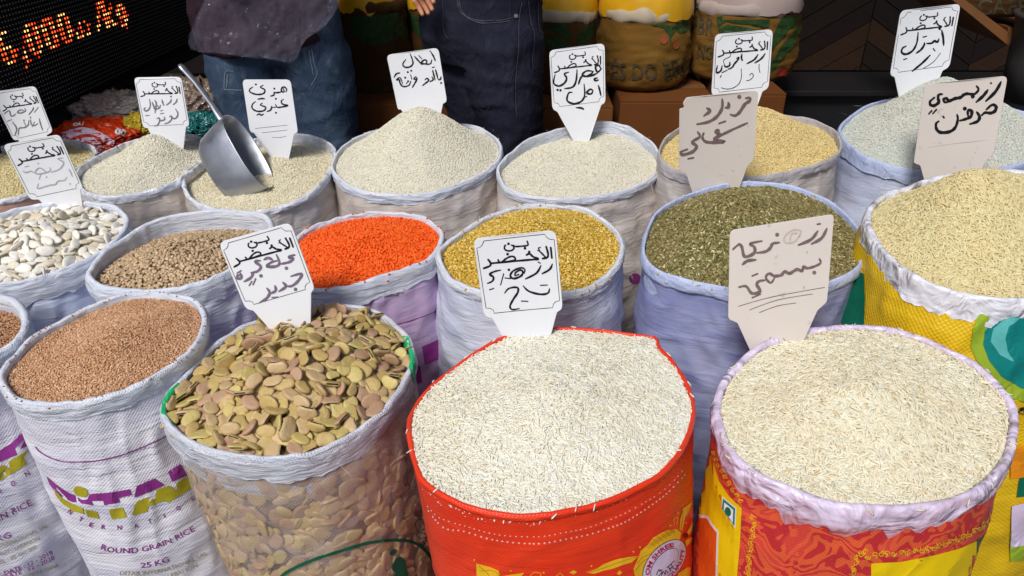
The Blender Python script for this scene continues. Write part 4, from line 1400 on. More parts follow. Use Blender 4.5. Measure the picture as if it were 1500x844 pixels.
def lay(key, mes, labels, name, cat, group, n, mind, seed, tilt, lift, objects=True, fill_parent=None, fillname=None, weights=None, maxn=290):
    smp, rn = surf_samples(key, n, mind, seed, tilt, maxn if objects else 100000)
    V, F, mi = [], [], []
    smp.sort(key=lambda s: s[0].y)
    for h, nn in smp:
        k = rn.choices(range(len(mes)), weights)[0]
        me = rn.choice(mes[k])
        tl = rn.gauss(0, tilt)
        sc = rn.uniform(0.82, 1.12)
        if not objects:
            sc *= 1.0
        m = Matrix.Translation(h + nn * (lift + rn.uniform(0, 0.006) + 0.010 * abs(math.sin(tl)))) @ frame_from(nn, rn.uniform(0, 6.28), rn.uniform(0, 6.28), tl) @ Matrix.Diagonal((sc, sc, sc * rn.uniform(0.9, 1.2), 1))
        if objects:
            o = bpy.data.objects.new(name, me)
            C.objects.link(o)
            o.matrix_world = m
            tag(o, bean_label(key, labels[k], h, tl, sc), cat, group)
        else:
            b = len(V)
            V += [m @ v.co for v in me.vertices]
            F += [[b + i for i in p.vertices] for p in me.polygons]
            mi += [k] * len(me.polygons)
    if not objects:
        o = mesh_obj(fillname, V, F, None, fill_parent)
        for ms in mes:
            o.data.materials.append(ms[0].materials[0])
        for p, k in zip(o.data.polygons, mi):
            p.material_index = k
        o['kind'] = 'stuff'
        return o
    return len(smp)
wts = [4, 4, 1.6, 2.4]
print('fava', lay('F2', fav_me, [f[1] for f in FAV], 'broad_bean', 'broad bean', 'dried broad beans heaped in the mesh sack', 90000, 0.0180, 11, 0.68, 0.007, weights=wts, maxn=298))
lay('F2', fav_me, None, None, None, None, 60000, 0.016, 12, 0.5, -0.004, objects=False, fill_parent=hp, fillname='lower_beans', weights=wts)
LIM = [('white', 'white', bean_mat('lima_white', (0.86, 0.83, 0.74), (0.90, 0.88, 0.82), (0.70, 0.54, 0.34))),
       ('cream', 'cream', bean_mat('lima_cream', (0.72, 0.62, 0.46), (0.78, 0.72, 0.58), (0.55, 0.38, 0.2)))]
lim_me = [[bean_mesh('white_bean', L, W, T, m, 0.10, 0.0, seed=50 + i * 7 + k) for k, (L, W, T) in enumerate(((0.036, 0.022, 0.0075), (0.031, 0.019, 0.0075), (0.033, 0.021, 0.007)))] for i, (_, _, m) in enumerate(LIM)]
print('lima', lay('M1', lim_me, [f[1] for f in LIM], 'white_bean', 'white bean', 'white beans heaped in the left sack', 70000, 0.0165, 21, 0.5, 0.005, weights=[3, 1], maxn=290))
lay('M1', lim_me, None, None, None, None, 40000, 0.015, 22, 0.45, -0.004, objects=False, fill_parent=hp2, fillname='lower_beans', weights=[3, 1])
# beans pressed against the inside of the clear mesh, and the mass behind them
S = SK['F2']
N1 = S['N'] + 1
V, F, mi = [], [], []
rn = random.Random(31)
bv = S['bverts']
for _ in range(1500):
    j, i = rn.randrange(5, 40), rn.randrange(0, S['N'])
    p = bv[j * N1 + i]
    if p.z < 0.2:
        continue
    o_ = S['outd'][i]
    k = rn.choices(range(4), [3, 4, 4, 1])[0]
    me = rn.choice(fav_me[k])
    m = Matrix.Translation(p - o_ * rn.uniform(0.007, 0.014)) @ frame_from(o_, rn.uniform(0, 6.28), rn.uniform(0, 6.28), rn.gauss(0, 0.35))
    b = len(V)
    V += [m @ v.co for v in me.vertices]
    F += [[b + q for q in pp.vertices] for pp in me.polygons]
    mi += [k] * len(me.polygons)
o = mesh_obj('beans_against_mesh', V, F, None, hp)
o['kind'] = 'stuff'
for ms in fav_me:
    o.data.materials.append(ms[0].materials[0])
for p, k in zip(o.data.polygons, mi):
    p.material_index = k
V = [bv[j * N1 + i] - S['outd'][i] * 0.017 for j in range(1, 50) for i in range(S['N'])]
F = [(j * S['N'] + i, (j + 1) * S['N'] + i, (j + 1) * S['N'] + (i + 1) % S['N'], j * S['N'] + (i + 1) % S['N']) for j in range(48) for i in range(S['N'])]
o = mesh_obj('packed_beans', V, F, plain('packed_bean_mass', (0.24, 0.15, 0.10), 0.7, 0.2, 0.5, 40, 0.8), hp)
o['kind'] = 'stuff'

# ------------------------------------------------------------------ print on the sacks
def zc(x0, y0, s, pts):
    return [(x0 + p[0] / s, y0 + p[1] / s) for p in pts]
M_pur = ink('purple_ink', (0.26, 0.035, 0.24), 0.2)
M_oli = ink('olive_ink', (0.38, 0.33, 0.02), 0.2)
M_pal = ink('faded_olive_ink', (0.36, 0.33, 0.18), 0.2)
M_gold = ink('gold_ink', (0.78, 0.46, 0.02), 0.12, 0.45)
M_goldd = ink('gold_outline_ink', (0.42, 0.12, 0.01), 0.12, 0.45)
M_blk = ink('black_ink', (0.012, 0.011, 0.013), 0.1, 0.45)
M_wht = ink('white_ink', (0.74, 0.74, 0.80), 0.05)
M_lavi = ink('lavender_ink', (0.66, 0.55, 0.74), 0.05)
M_crim = ink('crimson_ink', (0.45, 0.01, 0.05), 0.1)
M_yel = ink('yellow_ink', (0.80, 0.56, 0.005), 0.06, 0.42)
M_grn = ink('bottle_green_ink', (0.005, 0.13, 0.075), 0.15, 0.42)
M_navy = ink('navy_ink', (0.015, 0.03, 0.20), 0.15, 0.42)
M_teal = ink('teal_ink', (0.005, 0.20, 0.19), 0.15, 0.42)
M_ltl = ink('light_teal_ink', (0.10, 0.42, 0.42), 0.1, 0.42)
M_lime = ink('lime_ink', (0.28, 0.40, 0.03), 0.15, 0.42)
M_stit = ink('pale_stitch', (0.85, 0.50, 0.46), 0.1)
M_orsc = ink('orange_red_ink', (0.72, 0.10, 0.012), 0.15, 0.42)

S = SK['F1']; bs = S['body']; rt = S['root']
Z = lambda pts: zc(60, 640, 4.137, pts)
p = Print(bs, 0.0012); p.poly(Z([(36, 236), (80, 275), (130, 315), (175, 340), (208, 352), (216, 392), (196, 394), (165, 380), (150, 360), (110, 318), (90, 300), (95, 318), (135, 362), (120, 356), (85, 325), (55, 285)]), 4); p.done('logo_letter', M_pur, rt)
p = Print(bs, 0.0012); p.poly(Z([(225, 362), (240, 376), (262, 380), (284, 374), (297, 345), (420, 335), (540, 315), (550, 350), (470, 368), (476, 395), (385, 412), (378, 385), (306, 386), (316, 412), (248, 402), (228, 382)]), 4); p.done('logo_letter', M_pur, rt)
p = Print(bs, 0.0012); p.poly(Z([(580, 295), (690, 250), (748, 291), (660, 330), (565, 367)]), 4); p.done('logo_letter', M_pur, rt)
p = Print(bs, 0.0012); p.poly(Z([(768, 210), (845, 165), (884, 232), (795, 271)]), 4); p.done('logo_letter', M_pur, rt)
p = Print(bs, 0.0012)
p.stroke(Z([(-30, 60), (0, 92), (60, 125), (130, 147), (215, 150), (320, 145), (420, 127), (520, 98), (640, 50), (745, 3), (790, -20)]), 1.6)
for ch, x, y, a in (('I', 165, 470, 50), ('N', 172, 462, 42), ('T', 237, 508, 30), ('E', 303, 543, 18), ('R', 380, 556, 5), ('N', 478, 560, -3), ('A', 578, 548, -10), ('T', 665, 522, -18), ('I', 753, 488, -25), ('O', 838, 442, -28), ('N', 930, 388, -30)):
    if ch == 'I' and x == 165:
        continue
    h_ = 27 / 4.137
    cx, cy = Z([(x, y)])[0]
    w_ = h_ * (0.9 if ch != 'I' else 0.2)
    ca, sa = math.cos(R(a)), math.sin(R(a))
    p.text(ch, [(cx - ca * w_ / 2, cy - sa * w_ / 2), (cx + ca * w_ / 2, cy + sa * w_ / 2)], h_, bold=0.02)
p.text('ROUND GRAIN RICE', Z([(362, 678), (420, 697), (490, 703), (560, 702), (640, 690), (720, 668), (800, 636), (870, 600), (934, 566)]), 8.2, bold=0.006)
p.text('25 KG', Z([(605, 792), (690, 782), (778, 752)]), 8.0, bold=0.006)
p.done('purple_lettering', M_pur, rt)
p = Print(bs, 0.0012)
p.disc(*Z([(243, 330)])[0], 47 / 4.137, 30 / 4.137, 0.45, 18, 4)
p.poly(Z([(82, 308), (130, 370), (190, 404), (255, 430), (264, 466), (195, 448), (130, 400), (92, 352)]), 4)
p.poly(Z([(266, 436), (340, 452), (358, 496), (284, 482)]), 4)
p.poly(Z([(412, 440), (495, 423), (523, 486), (432, 497)]), 4)
p.poly(Z([(580, 390), (655, 360), (650, 388), (690, 372), (700, 318), (780, 293), (824, 332), (818, 280), (888, 238), (926, 300), (772, 398), (745, 385), (650, 422), (645, 452), (552, 477), (562, 430)]), 4)
p.done('olive_print', M_oli, rt)
p = Print(bs, 0.0012)
p.text('DITAR INTERNATIONAL SAL', Z([(480, 835), (600, 836), (720, 822), (860, 780), (1010, 712)]), 6.2)
p.text('BEIRUT / LEBANON', Z([(600, 880), (740, 865), (850, 830), (950, 785)]), 6.2)
p.done('faded_print', M_pal, rt)
# small fly on the rim
fy = SK['F1']['rims'].hit(240, 530, 0.0015)
if fy:
    fl = thing('fly', 'small black fly sitting on the rolled rim of the cracked wheat sack', 'fly', tuple(fy))
    tube('fly_body', [fy + Vector((-0.004, 0.003, 0)), fy + Vector((-0.002, 0.0015, 0.0012)), fy + Vector((0.001, -0.001, 0.0012)), fy + Vector((0.004, -0.003, 0))], [0.0006, 0.0018, 0.0016, 0.0006], M_black, fl, 8)
    mesh_obj('wing', [fy + Vector(q) for q in ((0, 0, 0.003), (-0.005, 0.001, 0.003), (-0.0055, 0.0035, 0.0025), (-0.002, 0.003, 0.003))], [(0, 1, 2, 3)], M_black, fl)

S = SK['F0']; bs = S['body']; rt = S['root']
Z = lambda pts: zc(0, 600, 3.461, pts)
p = Print(bs, 0.0012)
p.poly(Z([(-60, 240), (0, 205), (60, 168), (110, 120), (150, 180), (100, 200), (125, 150), (75, 195), (86, 228), (20, 255), (-60, 290)]), 4)
for ch, x, y, a in (('N', 145, 335, -33), ('O', 72, 385, -28), ('I', 5, 422, -25)):
    h_ = 27 / 3.461
    cx, cy = Z([(x, y)])[0]
    w_ = h_ * (0.9 if ch != 'I' else 0.2)
    ca, sa = math.cos(R(a)), math.sin(R(a))
    p.text(ch, [(cx - ca * w_ / 2, cy - sa * w_ / 2), (cx + ca * w_ / 2, cy + sa * w_ / 2)], h_, bold=0.02)
p.text('ROUND GRAIN RICE', Z([(-330, 640), (-180, 625), (0, 562), (80, 524), (165, 482)]), 9.5, bold=0.006)
p.text('25 KG', Z([(-90, 690), (0, 668), (58, 644)]), 9.0, bold=0.006)
p.text('PROD. DATE : 12 - 2018', Z([(-90, 870), (15, 840), (140, 795), (268, 730)]), 6.2, bold=0.008)
p.text('EXP. DATE : 12 - 2020', Z([(-60, 885), (15, 862), (140, 820), (278, 757)]), 6.2, bold=0.008)
p.done('purple_print', M_pur, rt)
p = Print(bs, 0.0012)
p.poly(Z([(-40, 300), (22, 280), (50, 308), (45, 262), (152, 198), (120, 240), (135, 275), (60, 325), (0, 358), (-40, 370)]), 4)
p.done('olive_print', M_oli, rt)
p = Print(bs, 0.0012)
p.text('DITAR INTERNATIONAL SAL', Z([(-120, 735), (0, 700), (120, 655), (246, 594)]), 6.2)
p.text('BEIRUT / LEBANON', Z([(-40, 748), (60, 722), (204, 660)]), 6.2)
p.text('TEL : 05 460 880', Z([(-20, 785), (60, 762), (188, 702)]), 6.2)
p.text('PRODUCT OF P.R CHINA', Z([(30, 880), (160, 848), (300, 796)]), 6.2)
p.done('faded_print', M_pal, rt)

# red sack
S = SK['F3']; bs = S['body']; rt = S['root']
Z = lambda pts: zc(680, 720, 4.167, pts)
def dashes(pr, pts, d, gapd, w, hh=None):
    q = catmull([list(a) for a in pts], None, False)
    L = 0.0
    for a, b in zip(q, q[1:]):
        l = math.dist(a, b)
        if l == 0:
            continue
        L += l
        if L > d + gapd:
            L = 0
            dx, dy = (b[0] - a[0]) / l, (b[1] - a[1]) / l
            pr.add([(b[0] - dx * d / 2, b[1] - dy * d / 2), (b[0] - dy * w, b[1] + dx * w), (b[0] + dx * d / 2, b[1] + dy * d / 2), (b[0] + dy * w, b[1] - dx * w)], [(0, 1, 2, 3)])
p = Print(bs, 0.0012)
dashes(p, [(622, 735), (640, 755)] + Z([(-90, 180), (20, 212), (140, 247), (265, 268), (400, 273), (490, 270), (620, 245), (740, 222), (865, 178), (980, 130), (1080, 75), (1180, 15), (1260, -50), (1330, -130)]), 3.0, 4.0, 1.0)
dashes(p, [(624, 742), (650, 772)] + Z([(0, 240), (140, 283), (265, 305), (400, 315), (490, 312), (620, 288), (750, 262), (880, 222), (980, 183), (1075, 125), (1170, 60), (1250, -5), (1340, -100)]), 3.8, 1.8, 1.4)
p.done('stitching', M_stit, rt)
gold = [[(75, 437), (110, 445), (160, 458), (210, 480), (225, 520), (240, 560), (80, 560)],
        [(225, 515), (280, 505), (330, 498), (368, 492), (350, 512), (300, 530), (240, 535)],
        [(740, 490), (800, 472), (850, 440), (900, 420), (940, 408), (1000, 398), (1060, 392), (1020, 430), (960, 448), (900, 470), (850, 480), (790, 500)],
        [(640, 492), (665, 478), (688, 486), (670, 502)], [(930, 500), (945, 478), (962, 492), (945, 508)],
        [(1030, 470), (1060, 400), (1075, 360), (1120, 320), (1150, 280), (1200, 250), (1235, 235), (1290, 228), (1320, 250), (1310, 300), (1250, 320), (1200, 350), (1150, 400), (1110, 450), (1090, 520), (1040, 520)],
        [(1310, 230), (1315, 170), (1330, 100), (1350, 90), (1385, 60), (1370, 110), (1345, 150), (1335, 200), (1325, 240)],
        [(1355, 250), (1390, 180), (1425, 120), (1455, 110), (1440, 170), (1400, 220), (1370, 260), (1345, 275)],
        [(1345, 300), (1395, 270), (1380, 310), (1350, 335)],
        [(1300, 500), (1360, 460), (1400, 470), (1430, 500), (1440, 560), (1300, 560)]]
p = Print(bs, 0.0012)
for q in gold:
    p.poly(Z(q), 4)
for q in ([(1255, 205)], [(1300, 130)], [(1350, 190)], [(775, 452)], [(285, 480)], [(485, 492)], [(65, 415)], [(1030, 365)], [(1070, 338)]):
    p.disc(*Z(q)[0], 1.3)
for q in ([(1280, 200), (1275, 165), (1300, 160), (1292, 200)], [(1350, 150), (1380, 80), (1420, 90), (1405, 140), (1375, 150)], [(1380, 440), (1400, 360), (1440, 380), (1420, 430)], [(400, 515), (430, 490), (470, 500), (460, 517)], [(1420, 330), (1430, 290), (1450, 310)], [(560, 515), (585, 495), (605, 515)], [(1390, 330), (1420, 290), (1440, 240)]):
    p.stroke(Z(q), 0.8)
p.done('gold_flowers', M_gold, rt)
p = Print(bs, 0.0017)
rn = random.Random(8)
for r_ in range(3):
    for c_ in range(7 - r_):
        x, y = 1125 + c_ * 24 + r_ * 16, 335 - c_ * 15 - r_ * -6 - r_ * 26
        cx, cy = Z([(x, y)])[0]
        q = [(cx + 2.7 * math.cos(a), cy + 1.9 * math.sin(a)) for a in [k * 0.785 for k in range(9)]]
        p.stroke(q, 0.5, False)
for q in ([(745, 492), (850, 462), (950, 425), (1050, 395)], [(1040, 480), (1090, 420), (1150, 390)], [(1050, 440), (1090, 395), (1160, 370)], [(90, 450), (140, 490), (160, 520)], [(100, 480), (180, 480), (220, 510)], [(1330, 110), (1325, 180), (1315, 230)]):
    p.stroke(Z(q), 0.6)
p.done('flower_outlines', M_goldd, rt)
ex, ey = Z([(1215, 435)])[0]
rot = R(-50)
for nm, m, a, b_, of in (('emblem_edge', M_blk, 41, 23.4, 0.0019), ('emblem', M_lavi, 40.2, 22.6, 0.0022), ('emblem_ring', M_blk, 27.5, 13.5, 0.0025), ('emblem_centre', M_lavi, 26.8, 12.8, 0.0028)):
    p = Print(bs, of); p.disc(ex, ey, a, b_, rot, 32, 5); p.done(nm, m, rt)
def ell(a0, a1, a, b_, n=14):
    out = []
    for k in range(n):
        t_ = a0 + (a1 - a0) * k / (n - 1)
        u, v = a * math.cos(t_), b_ * math.sin(t_)
        out.append((ex + u * math.cos(rot) - v * math.sin(rot), ey + u * math.sin(rot) + v * math.cos(rot)))
    return out
p = Print(bs, 0.0032)
p.text('OM SHREE', ell(R(205), R(338), 29.5, 15.2), 6.0, bold=0.03)
p.text('QUALITY', ell(R(110), R(22), 37.5, 20.0), 5.0, bold=0.03)
p.disc(*Z([(1318, 362)])[0], 0.8)
p.done('emblem_lettering', M_crim, rt)
p = Print(bs, 0.0032)
for q in ([(1165, 500), (1180, 470), (1195, 490), (1175, 510)], [(1195, 505), (1205, 480), (1215, 500), (1222, 475), (1232, 490)], [(1228, 458), (1272, 418)], [(1240, 455), (1250, 480)], [(1255, 440), (1268, 465)], [(1243, 470), (1262, 450)], [(1180, 480), (1200, 470)]):
    p.stroke(Z(q), 1.1)
p.disc(*Z([(1345, 266)])[0], 2.6, 4.0, 0.5)
p.done('emblem_script', M_blk, rt)

# orange damask sack
S = SK['F4']; bs = S['body']; rt = S['root']
ZL = lambda pts: zc(1030, 640, 4.1375, pts)
ZR = lambda pts: zc(1260, 640, 4.1375, pts)
p = Print(bs, 0.0010)
p.poly(ZL([(-20, 60), (50, 110), (100, 270), (160, 360), (236, 432), (225, 640), (205, 860), (-20, 860)]), 6)
p.done('yellow_panel', M_yel, rt)
p = Print(bs, 0.0010)
p.poly(ZR([(65, 765), (250, 755), (450, 715), (600, 675), (703, 630), (697, 860), (65, 860)]), 6)
p.done('yellow_panel', M_yel, rt)
p = Print(bs, 0.0016); p.poly(ZL([(-20, 470), (34, 478), (60, 525), (98, 570), (90, 860), (-20, 860)]), 6); p.done('white_line', M_wht, rt)
p = Print(bs, 0.0022); p.poly(ZL([(-20, 490), (30, 495), (55, 538), (88, 578), (80, 860), (-20, 860)]), 6); p.done('red_panel', M_orsc, rt)
for m, k, of in ((M_wht, 1.12, 0.0016), (M_teal, 1.0, 0.0020), (M_wht, 0.72, 0.0024)):
    p = Print(bs, of)
    p.poly(ZL([(160 + (x - 160) * k, 456 + (y - 456) * k) for x, y in ((126, 372), (200, 432), (194, 540), (121, 432))]), 5)
    p.done('diamond_mark', m, rt)
p = Print(bs, 0.0028); p.disc(*ZL([(158, 450)])[0], 4.4, 7.0, -0.2, 14); p.done('green_dot', M_grn, rt)
p = Print(bs, 0.0012)
p.poly(ZR([(703, 630), (775, 575), (850, 505), (905, 420), (950, 310), (990, 260), (990, 860), (700, 860)]), 6)
p.done('green_panel', M_grn, rt)
p = Print(bs, 0.0018)
for x0, y0, x1, y1 in ((768, 585, 770, 720), (810, 545, 808, 640), (845, 512, 845, 600), (876, 475, 874, 550), (900, 440, 898, 520), (925, 400, 922, 480), (940, 340, 940, 430)):
    p.stroke(ZR([(x0, y0), (x1, y1)]), 1.1, False)
p.done('yellow_lines', M_yel, rt)
p = Print(bs, 0.0022); p.poly(ZR([(700, 850), (770, 740), (850, 620), (935, 455), (940, 480), (930, 560), (860, 690), (790, 790), (760, 850)]), 5); p.done('navy_band', M_navy, rt)
p = Print(bs, 0.0026); p.poly(ZR([(790, 790), (860, 680), (932, 500), (930, 600), (880, 690), (830, 770), (790, 800)]), 5); p.done('white_panel', M_wht, rt)
p = Print(bs, 0.0030); p.poly(ZR([(775, 860), (800, 800), (860, 740), (925, 620), (910, 740), (880, 860)]), 5); p.done('teal_panel', M_teal, rt)
p = Print(bs, 0.0020)
rn = random.Random(4)
def scroll(path, size, step):
    q = catmull([list(a) for a in path], None, False)
    L, k = 0, 0
    for a, b in zip(q, q[1:]):
        l = math.dist(a, b)
        L += l
        if L > step and l > 0:
            L = 0; k += 1
            dx, dy = (b[0] - a[0]) / l, (b[1] - a[1]) / l
            sg = 1 if k % 2 else -1
            sp = []
            for m_ in range(11):
                t_ = m_ / 10
                r_ = size * (1 - 0.8 * t_)
                an = t_ * 5.2
                u, v = r_ * math.cos(an) - size * 0.2, sg * r_ * math.sin(an)
                sp.append((b[0] + dx * u - dy * v, b[1] + dy * u + dx * v))
            p.stroke(sp, 1.1, True)
            for m_ in range(3):
                an = rn.uniform(0, 6.28)
                p.stroke([(b[0], b[1]), (b[0] + math.cos(an) * size * 0.7, b[1] + math.sin(an) * size * 0.7), (b[0] + math.cos(an + 0.5) * size * 1.2, b[1] + math.sin(an + 0.5) * size * 1.2)], 0.9, True)
scroll(ZR([(0, 735), (100, 706), (200, 700), (330, 690), (430, 670), (520, 640), (620, 600), (700, 560), (770, 505), (830, 440), (880, 370), (920, 290)]), 4.6, 8)
scroll(ZL([(300, 440), (310, 540), (295, 620), (285, 720), (270, 850)]), 4.4, 8)
scroll(ZL([(60, 60), (90, 150), (140, 240), (200, 340), (240, 400)]), 3.6, 8)
scroll(ZL([(900, 850), (915, 780), (935, 720), (985, 690)]), 4.4, 7)
p.done('gold_scrolls', M_gold, rt)
p = Print(bs, 0.0014)
dashes(p, ZL([(570, 460), (568, 560), (555, 700), (545, 860)]), 1.6, 1.8, 0.5)
p.done('seam', M_crim, rt)

# yellow sack at the right edge
S = SK['M6']; bs = S['body']; rt = S['root']
Z = lambda pts: zc(1000, 281, 3.0, pts)
p = Print(bs, 0.0022)
p.poly(Z([(700, 330), (800, 360), (806, 470), (800, 620), (700, 600)]), 5)
p.poly([(1492, 700), (1560, 690), (1560, 720), (1488, 728)], 4.5)
p.done('green_edge', M_grn, rt)
p = Print(bs, 0.0022)
p.poly(Z([(1330, 500), (1420, 520), (1500, 540), (1600, 560), (1600, 960), (1430, 900), (1345, 800), (1290, 740), (1262, 680), (1275, 600), (1300, 540)]), 5)
p.done('lime_band', M_lime, rt)
p = Print(bs, 0.0032)
p.poly(Z([(1440, 520), (1520, 540), (1600, 560), (1600, 890), (1480, 860), (1400, 810), (1345, 740), (1320, 670), (1325, 610), (1360, 560), (1400, 535)]), 5)
p.done('teal_disc', M_teal, rt)
p = Print(bs, 0.0042)
p.poly(Z([(1475, 552), (1430, 590), (1415, 640), (1425, 700), (1450, 745), (1390, 715), (1352, 655), (1362, 600), (1400, 565), (1440, 548)]), 5)
p.done('light_teal_crescent', M_ltl, rt)
p = Print(bs, 0.0044)
for x, y in ((1494, 598), (1501, 601), (1508, 599)):
    p.disc(x, y, 3.2, seg=12)
p.stroke([(1484, 594), (1490, 602), (1500, 606), (1515, 606)], 1.2)
p.done('black_ornament', M_blk, rt)
p = Print(bs, 0.0044)
p.poly([(1480, 740), (1500, 735), (1560, 730), (1560, 790), (1478, 800)], 4.5)
p.done('lavender_panel', M_lavi, rt)
p = Print(bs, 0.0032)
p.poly([(1478, 780), (1560, 770), (1560, 815), (1478, 822)], 4.5)
p.done('green_panel', M_lime, rt)
p = Print(bs, 0.0044)
p.poly([(1478, 655), (1560, 640), (1560, 690), (1478, 700)], 4.5)
p.done('orange_panel', ink('orange_ink', (0.72, 0.25, 0.01), 0.3), rt)
p = Print(bs, 0.0044)
dashes(p, [(1331, 432), (1330, 475), (1326, 500)], 1.6, 1.8, 0.5)
p.done('seam', M_goldd, rt)
# orange lentil sack and dim print behind
S = SK['M3']; p = Print(S['body'], 0.0012)
p.poly([(618, 508), (640, 498), (655, 492), (655, 522), (638, 528), (622, 534)], 4)
p.stroke([(560, 480), (600, 470), (650, 452), (662, 448)], 1.2)
p.poly([(590, 545), (615, 535), (618, 560), (596, 566)], 5)
p.done('purple_print', M_pur, S['root'])
S = SK['B5']; p = Print(S['body'], 0.0012)
p.stroke([(915, 360), (950, 352)], 1.0); p.disc(930, 408, 9, 8, 0, 12, 4); p.done('purple_print', M_pur, S['root'])
# broad bean sack: green stripes at rim, green drawing
S = SK['F2']; rt = S['root']
p = Print(S['rims'], 0.0012)
p.poly([(268, 562), (262, 575), (262, 600), (261, 628), (254, 622), (244, 610), (236, 606), (238, 588), (248, 572), (260, 562)], 4)
p.poly([(590, 492), (598, 494), (606, 520), (614, 560), (622, 572), (616, 578), (606, 560), (596, 530), (592, 510)], 4)
p.done('green_stripe', ink('bright_green_stripe', (0.02, 0.42, 0.16), 0.15), rt)
Z = lambda pts: zc(380, 740, 5.769, pts)
p = Print(S['body'], 0.0014)
p.stroke(Z([(180, 620), (200, 585), (300, 525), (450, 460), (600, 410), (760, 360), (900, 320), (1050, 298), (1200, 295), (1300, 315), (1380, 365), (1450, 450), (1490, 540)]), 4.6)
p.poly(Z([(1092, 410), (1100, 385), (1130, 370), (1160, 375), (1145, 410), (1115, 428)]), 4)
p.poly(Z([(1118, 530), (1130, 480), (1160, 440), (1190, 432), (1225, 460), (1245, 540), (1270, 640), (1110, 640), (1150, 570), (1115, 545)]), 4)
for q in ([(1310, 160), (1330, 125), (1365, 120), (1400, 190)], [(1310, 160), (1340, 220), (1400, 190)], [(1320, 250), (1360, 230), (1410, 250)], [(1320, 250), (1350, 280), (1410, 270)]):
    p.stroke(Z(q), 1.2)
p.done('green_drawing', ink('deep_green_ink', (0.008, 0.11, 0.06), 0.2), rt)

# ------------------------------------------------------------------ price signs
import numpy as np
t = NT('white_card')
n = t.noise(9, 4, t.vec()); n2 = t.noise(90, 3, t.vec())
M_card_w = t.set(t.mix(t.math('MULTIPLY', n, 0.5), (0.74, 0.76, 0.80), (0.66, 0.68, 0.72)), 0.42, 0.35, t.bump(n2, 0.05, 0.001))
t = NT('ivory_card')
n = t.noise(9, 4, t.vec()); n2 = t.noise(260, 2, t.vec()); n3 = t.noise(40, 5, t.vec())
c = t.mix(t.math('MULTIPLY', n, 0.6), (0.66, 0.61, 0.57), (0.58, 0.52, 0.48))
c = t.mix(t.math('MULTIPLY', t.ramp(n3, [(0.66, (0, 0, 0)), (0.72, (1, 1, 1))]), 0.5), c, (0.40, 0.34, 0.30))
M_card_i = t.set(c, 0.45, 0.3, t.bump(n2, 0.05, 0.001))
M_mark_black = ink('black_marker', (0.010, 0.009, 0.012), 0.1, 0.4)
M_mark_grey = ink('worn_grey_marker', (0.17, 0.17, 0.19), 0.35, 0.5)
M_mark_faint = ink('faint_grey_marker', (0.36, 0.36, 0.40), 0.3, 0.5)
M_mark_viol = ink('violet_grey_marker', (0.17, 0.13, 0.19), 0.4, 0.5)
M_mark_brown = ink('brown_violet_marker', (0.17, 0.12, 0.12), 0.45, 0.5)
M_mark_wash2 = ink('smudged_marker', (0.60, 0.55, 0.51), 0.1, 0.5)
M_mark_wash = ink('washed_out_marker', (0.50, 0.43, 0.38), 0.2, 0.5)

TQ = [(42, 90), (640, 30), (692, 605), (118, 660)]
BORDER = [(118, 108), (560, 60), (570, 80), (590, 95), (628, 100), (668, 545), (640, 553), (622, 572), (618, 597), (193, 637), (186, 614), (166, 602), (133, 598), (68, 160), (95, 150), (110, 132), (118, 108)]
HEAD = [([(432, 112), (437, 140), (400, 147), (345, 150), (334, 142)], 9), ([(320, 140), (334, 150), (334, 168), (315, 180), (290, 181), (270, 170), (268, 150), (275, 140)], 9), ([(297, 130)], 12), ([(416, 163)], 12),
        ([(603, 158), (611, 232)], 11), ([(570, 152), (584, 205), (576, 230), (545, 238)], 11), ([(520, 182), (550, 212), (572, 236)], 9), ([(528, 156), (512, 162), (520, 172), (508, 180)], 6),
        ([(428, 212), (450, 203), (475, 225), (515, 242), (470, 246), (330, 258), (168, 272)], 11), ([(447, 190)], 12),
        ([(250, 262), (280, 238), (318, 222), (344, 232), (340, 250), (300, 258)], 10), ([(290, 206)], 12), ([(228, 262), (222, 248)], 10),
        ([(150, 245), (166, 268), (162, 290), (118, 307)], 11)]
def homog(src, dst):
    A, B = [], []
    for (x, y), (u, v) in zip(src, dst):
        A.append([x, y, 1, 0, 0, 0, -u * x, -u * y]); B.append(u)
        A.append([0, 0, 0, x, y, 1, -v * x, -v * y]); B.append(v)
    h = np.linalg.solve(np.array(A, float), np.array(B, float))
    return lambda p: ((h[0] * p[0] + h[1] * p[1] + h[2]) / (h[6] * p[0] + h[7] * p[1] + 1), (h[3] * p[0] + h[4] * p[1] + h[5]) / (h[6] * p[0] + h[7] * p[1] + 1))
def rounded(pts):
    """pts: (x, y, r) -> outline with rounded corners"""
    out = []
    n = len(pts)
    for i in range(n):
        x, y, r = pts[i]
        if r <= 0:
            out.append((x, y)); continue
        a, b = pts[i - 1], pts[(i + 1) % n]
        da, db = math.dist((x, y), a[:2]), math.dist((x, y), b[:2])
        ra, rb = min(r, da * 0.48), min(r, db * 0.48)
        p0 = (x + (a[0] - x) / da * ra, y + (a[1] - y) / da * ra)
        p2 = (x + (b[0] - x) / db * rb, y + (b[1] - y) / db * rb)
        for k in range(6):
            t_ = k / 5
            out.append(tuple(p0[c] * (1 - t_) ** 2 + 2 * (x, y)[c] * t_ * (1 - t_) + p2[c] * t_ * t_ for c in (0, 1)))
    return out
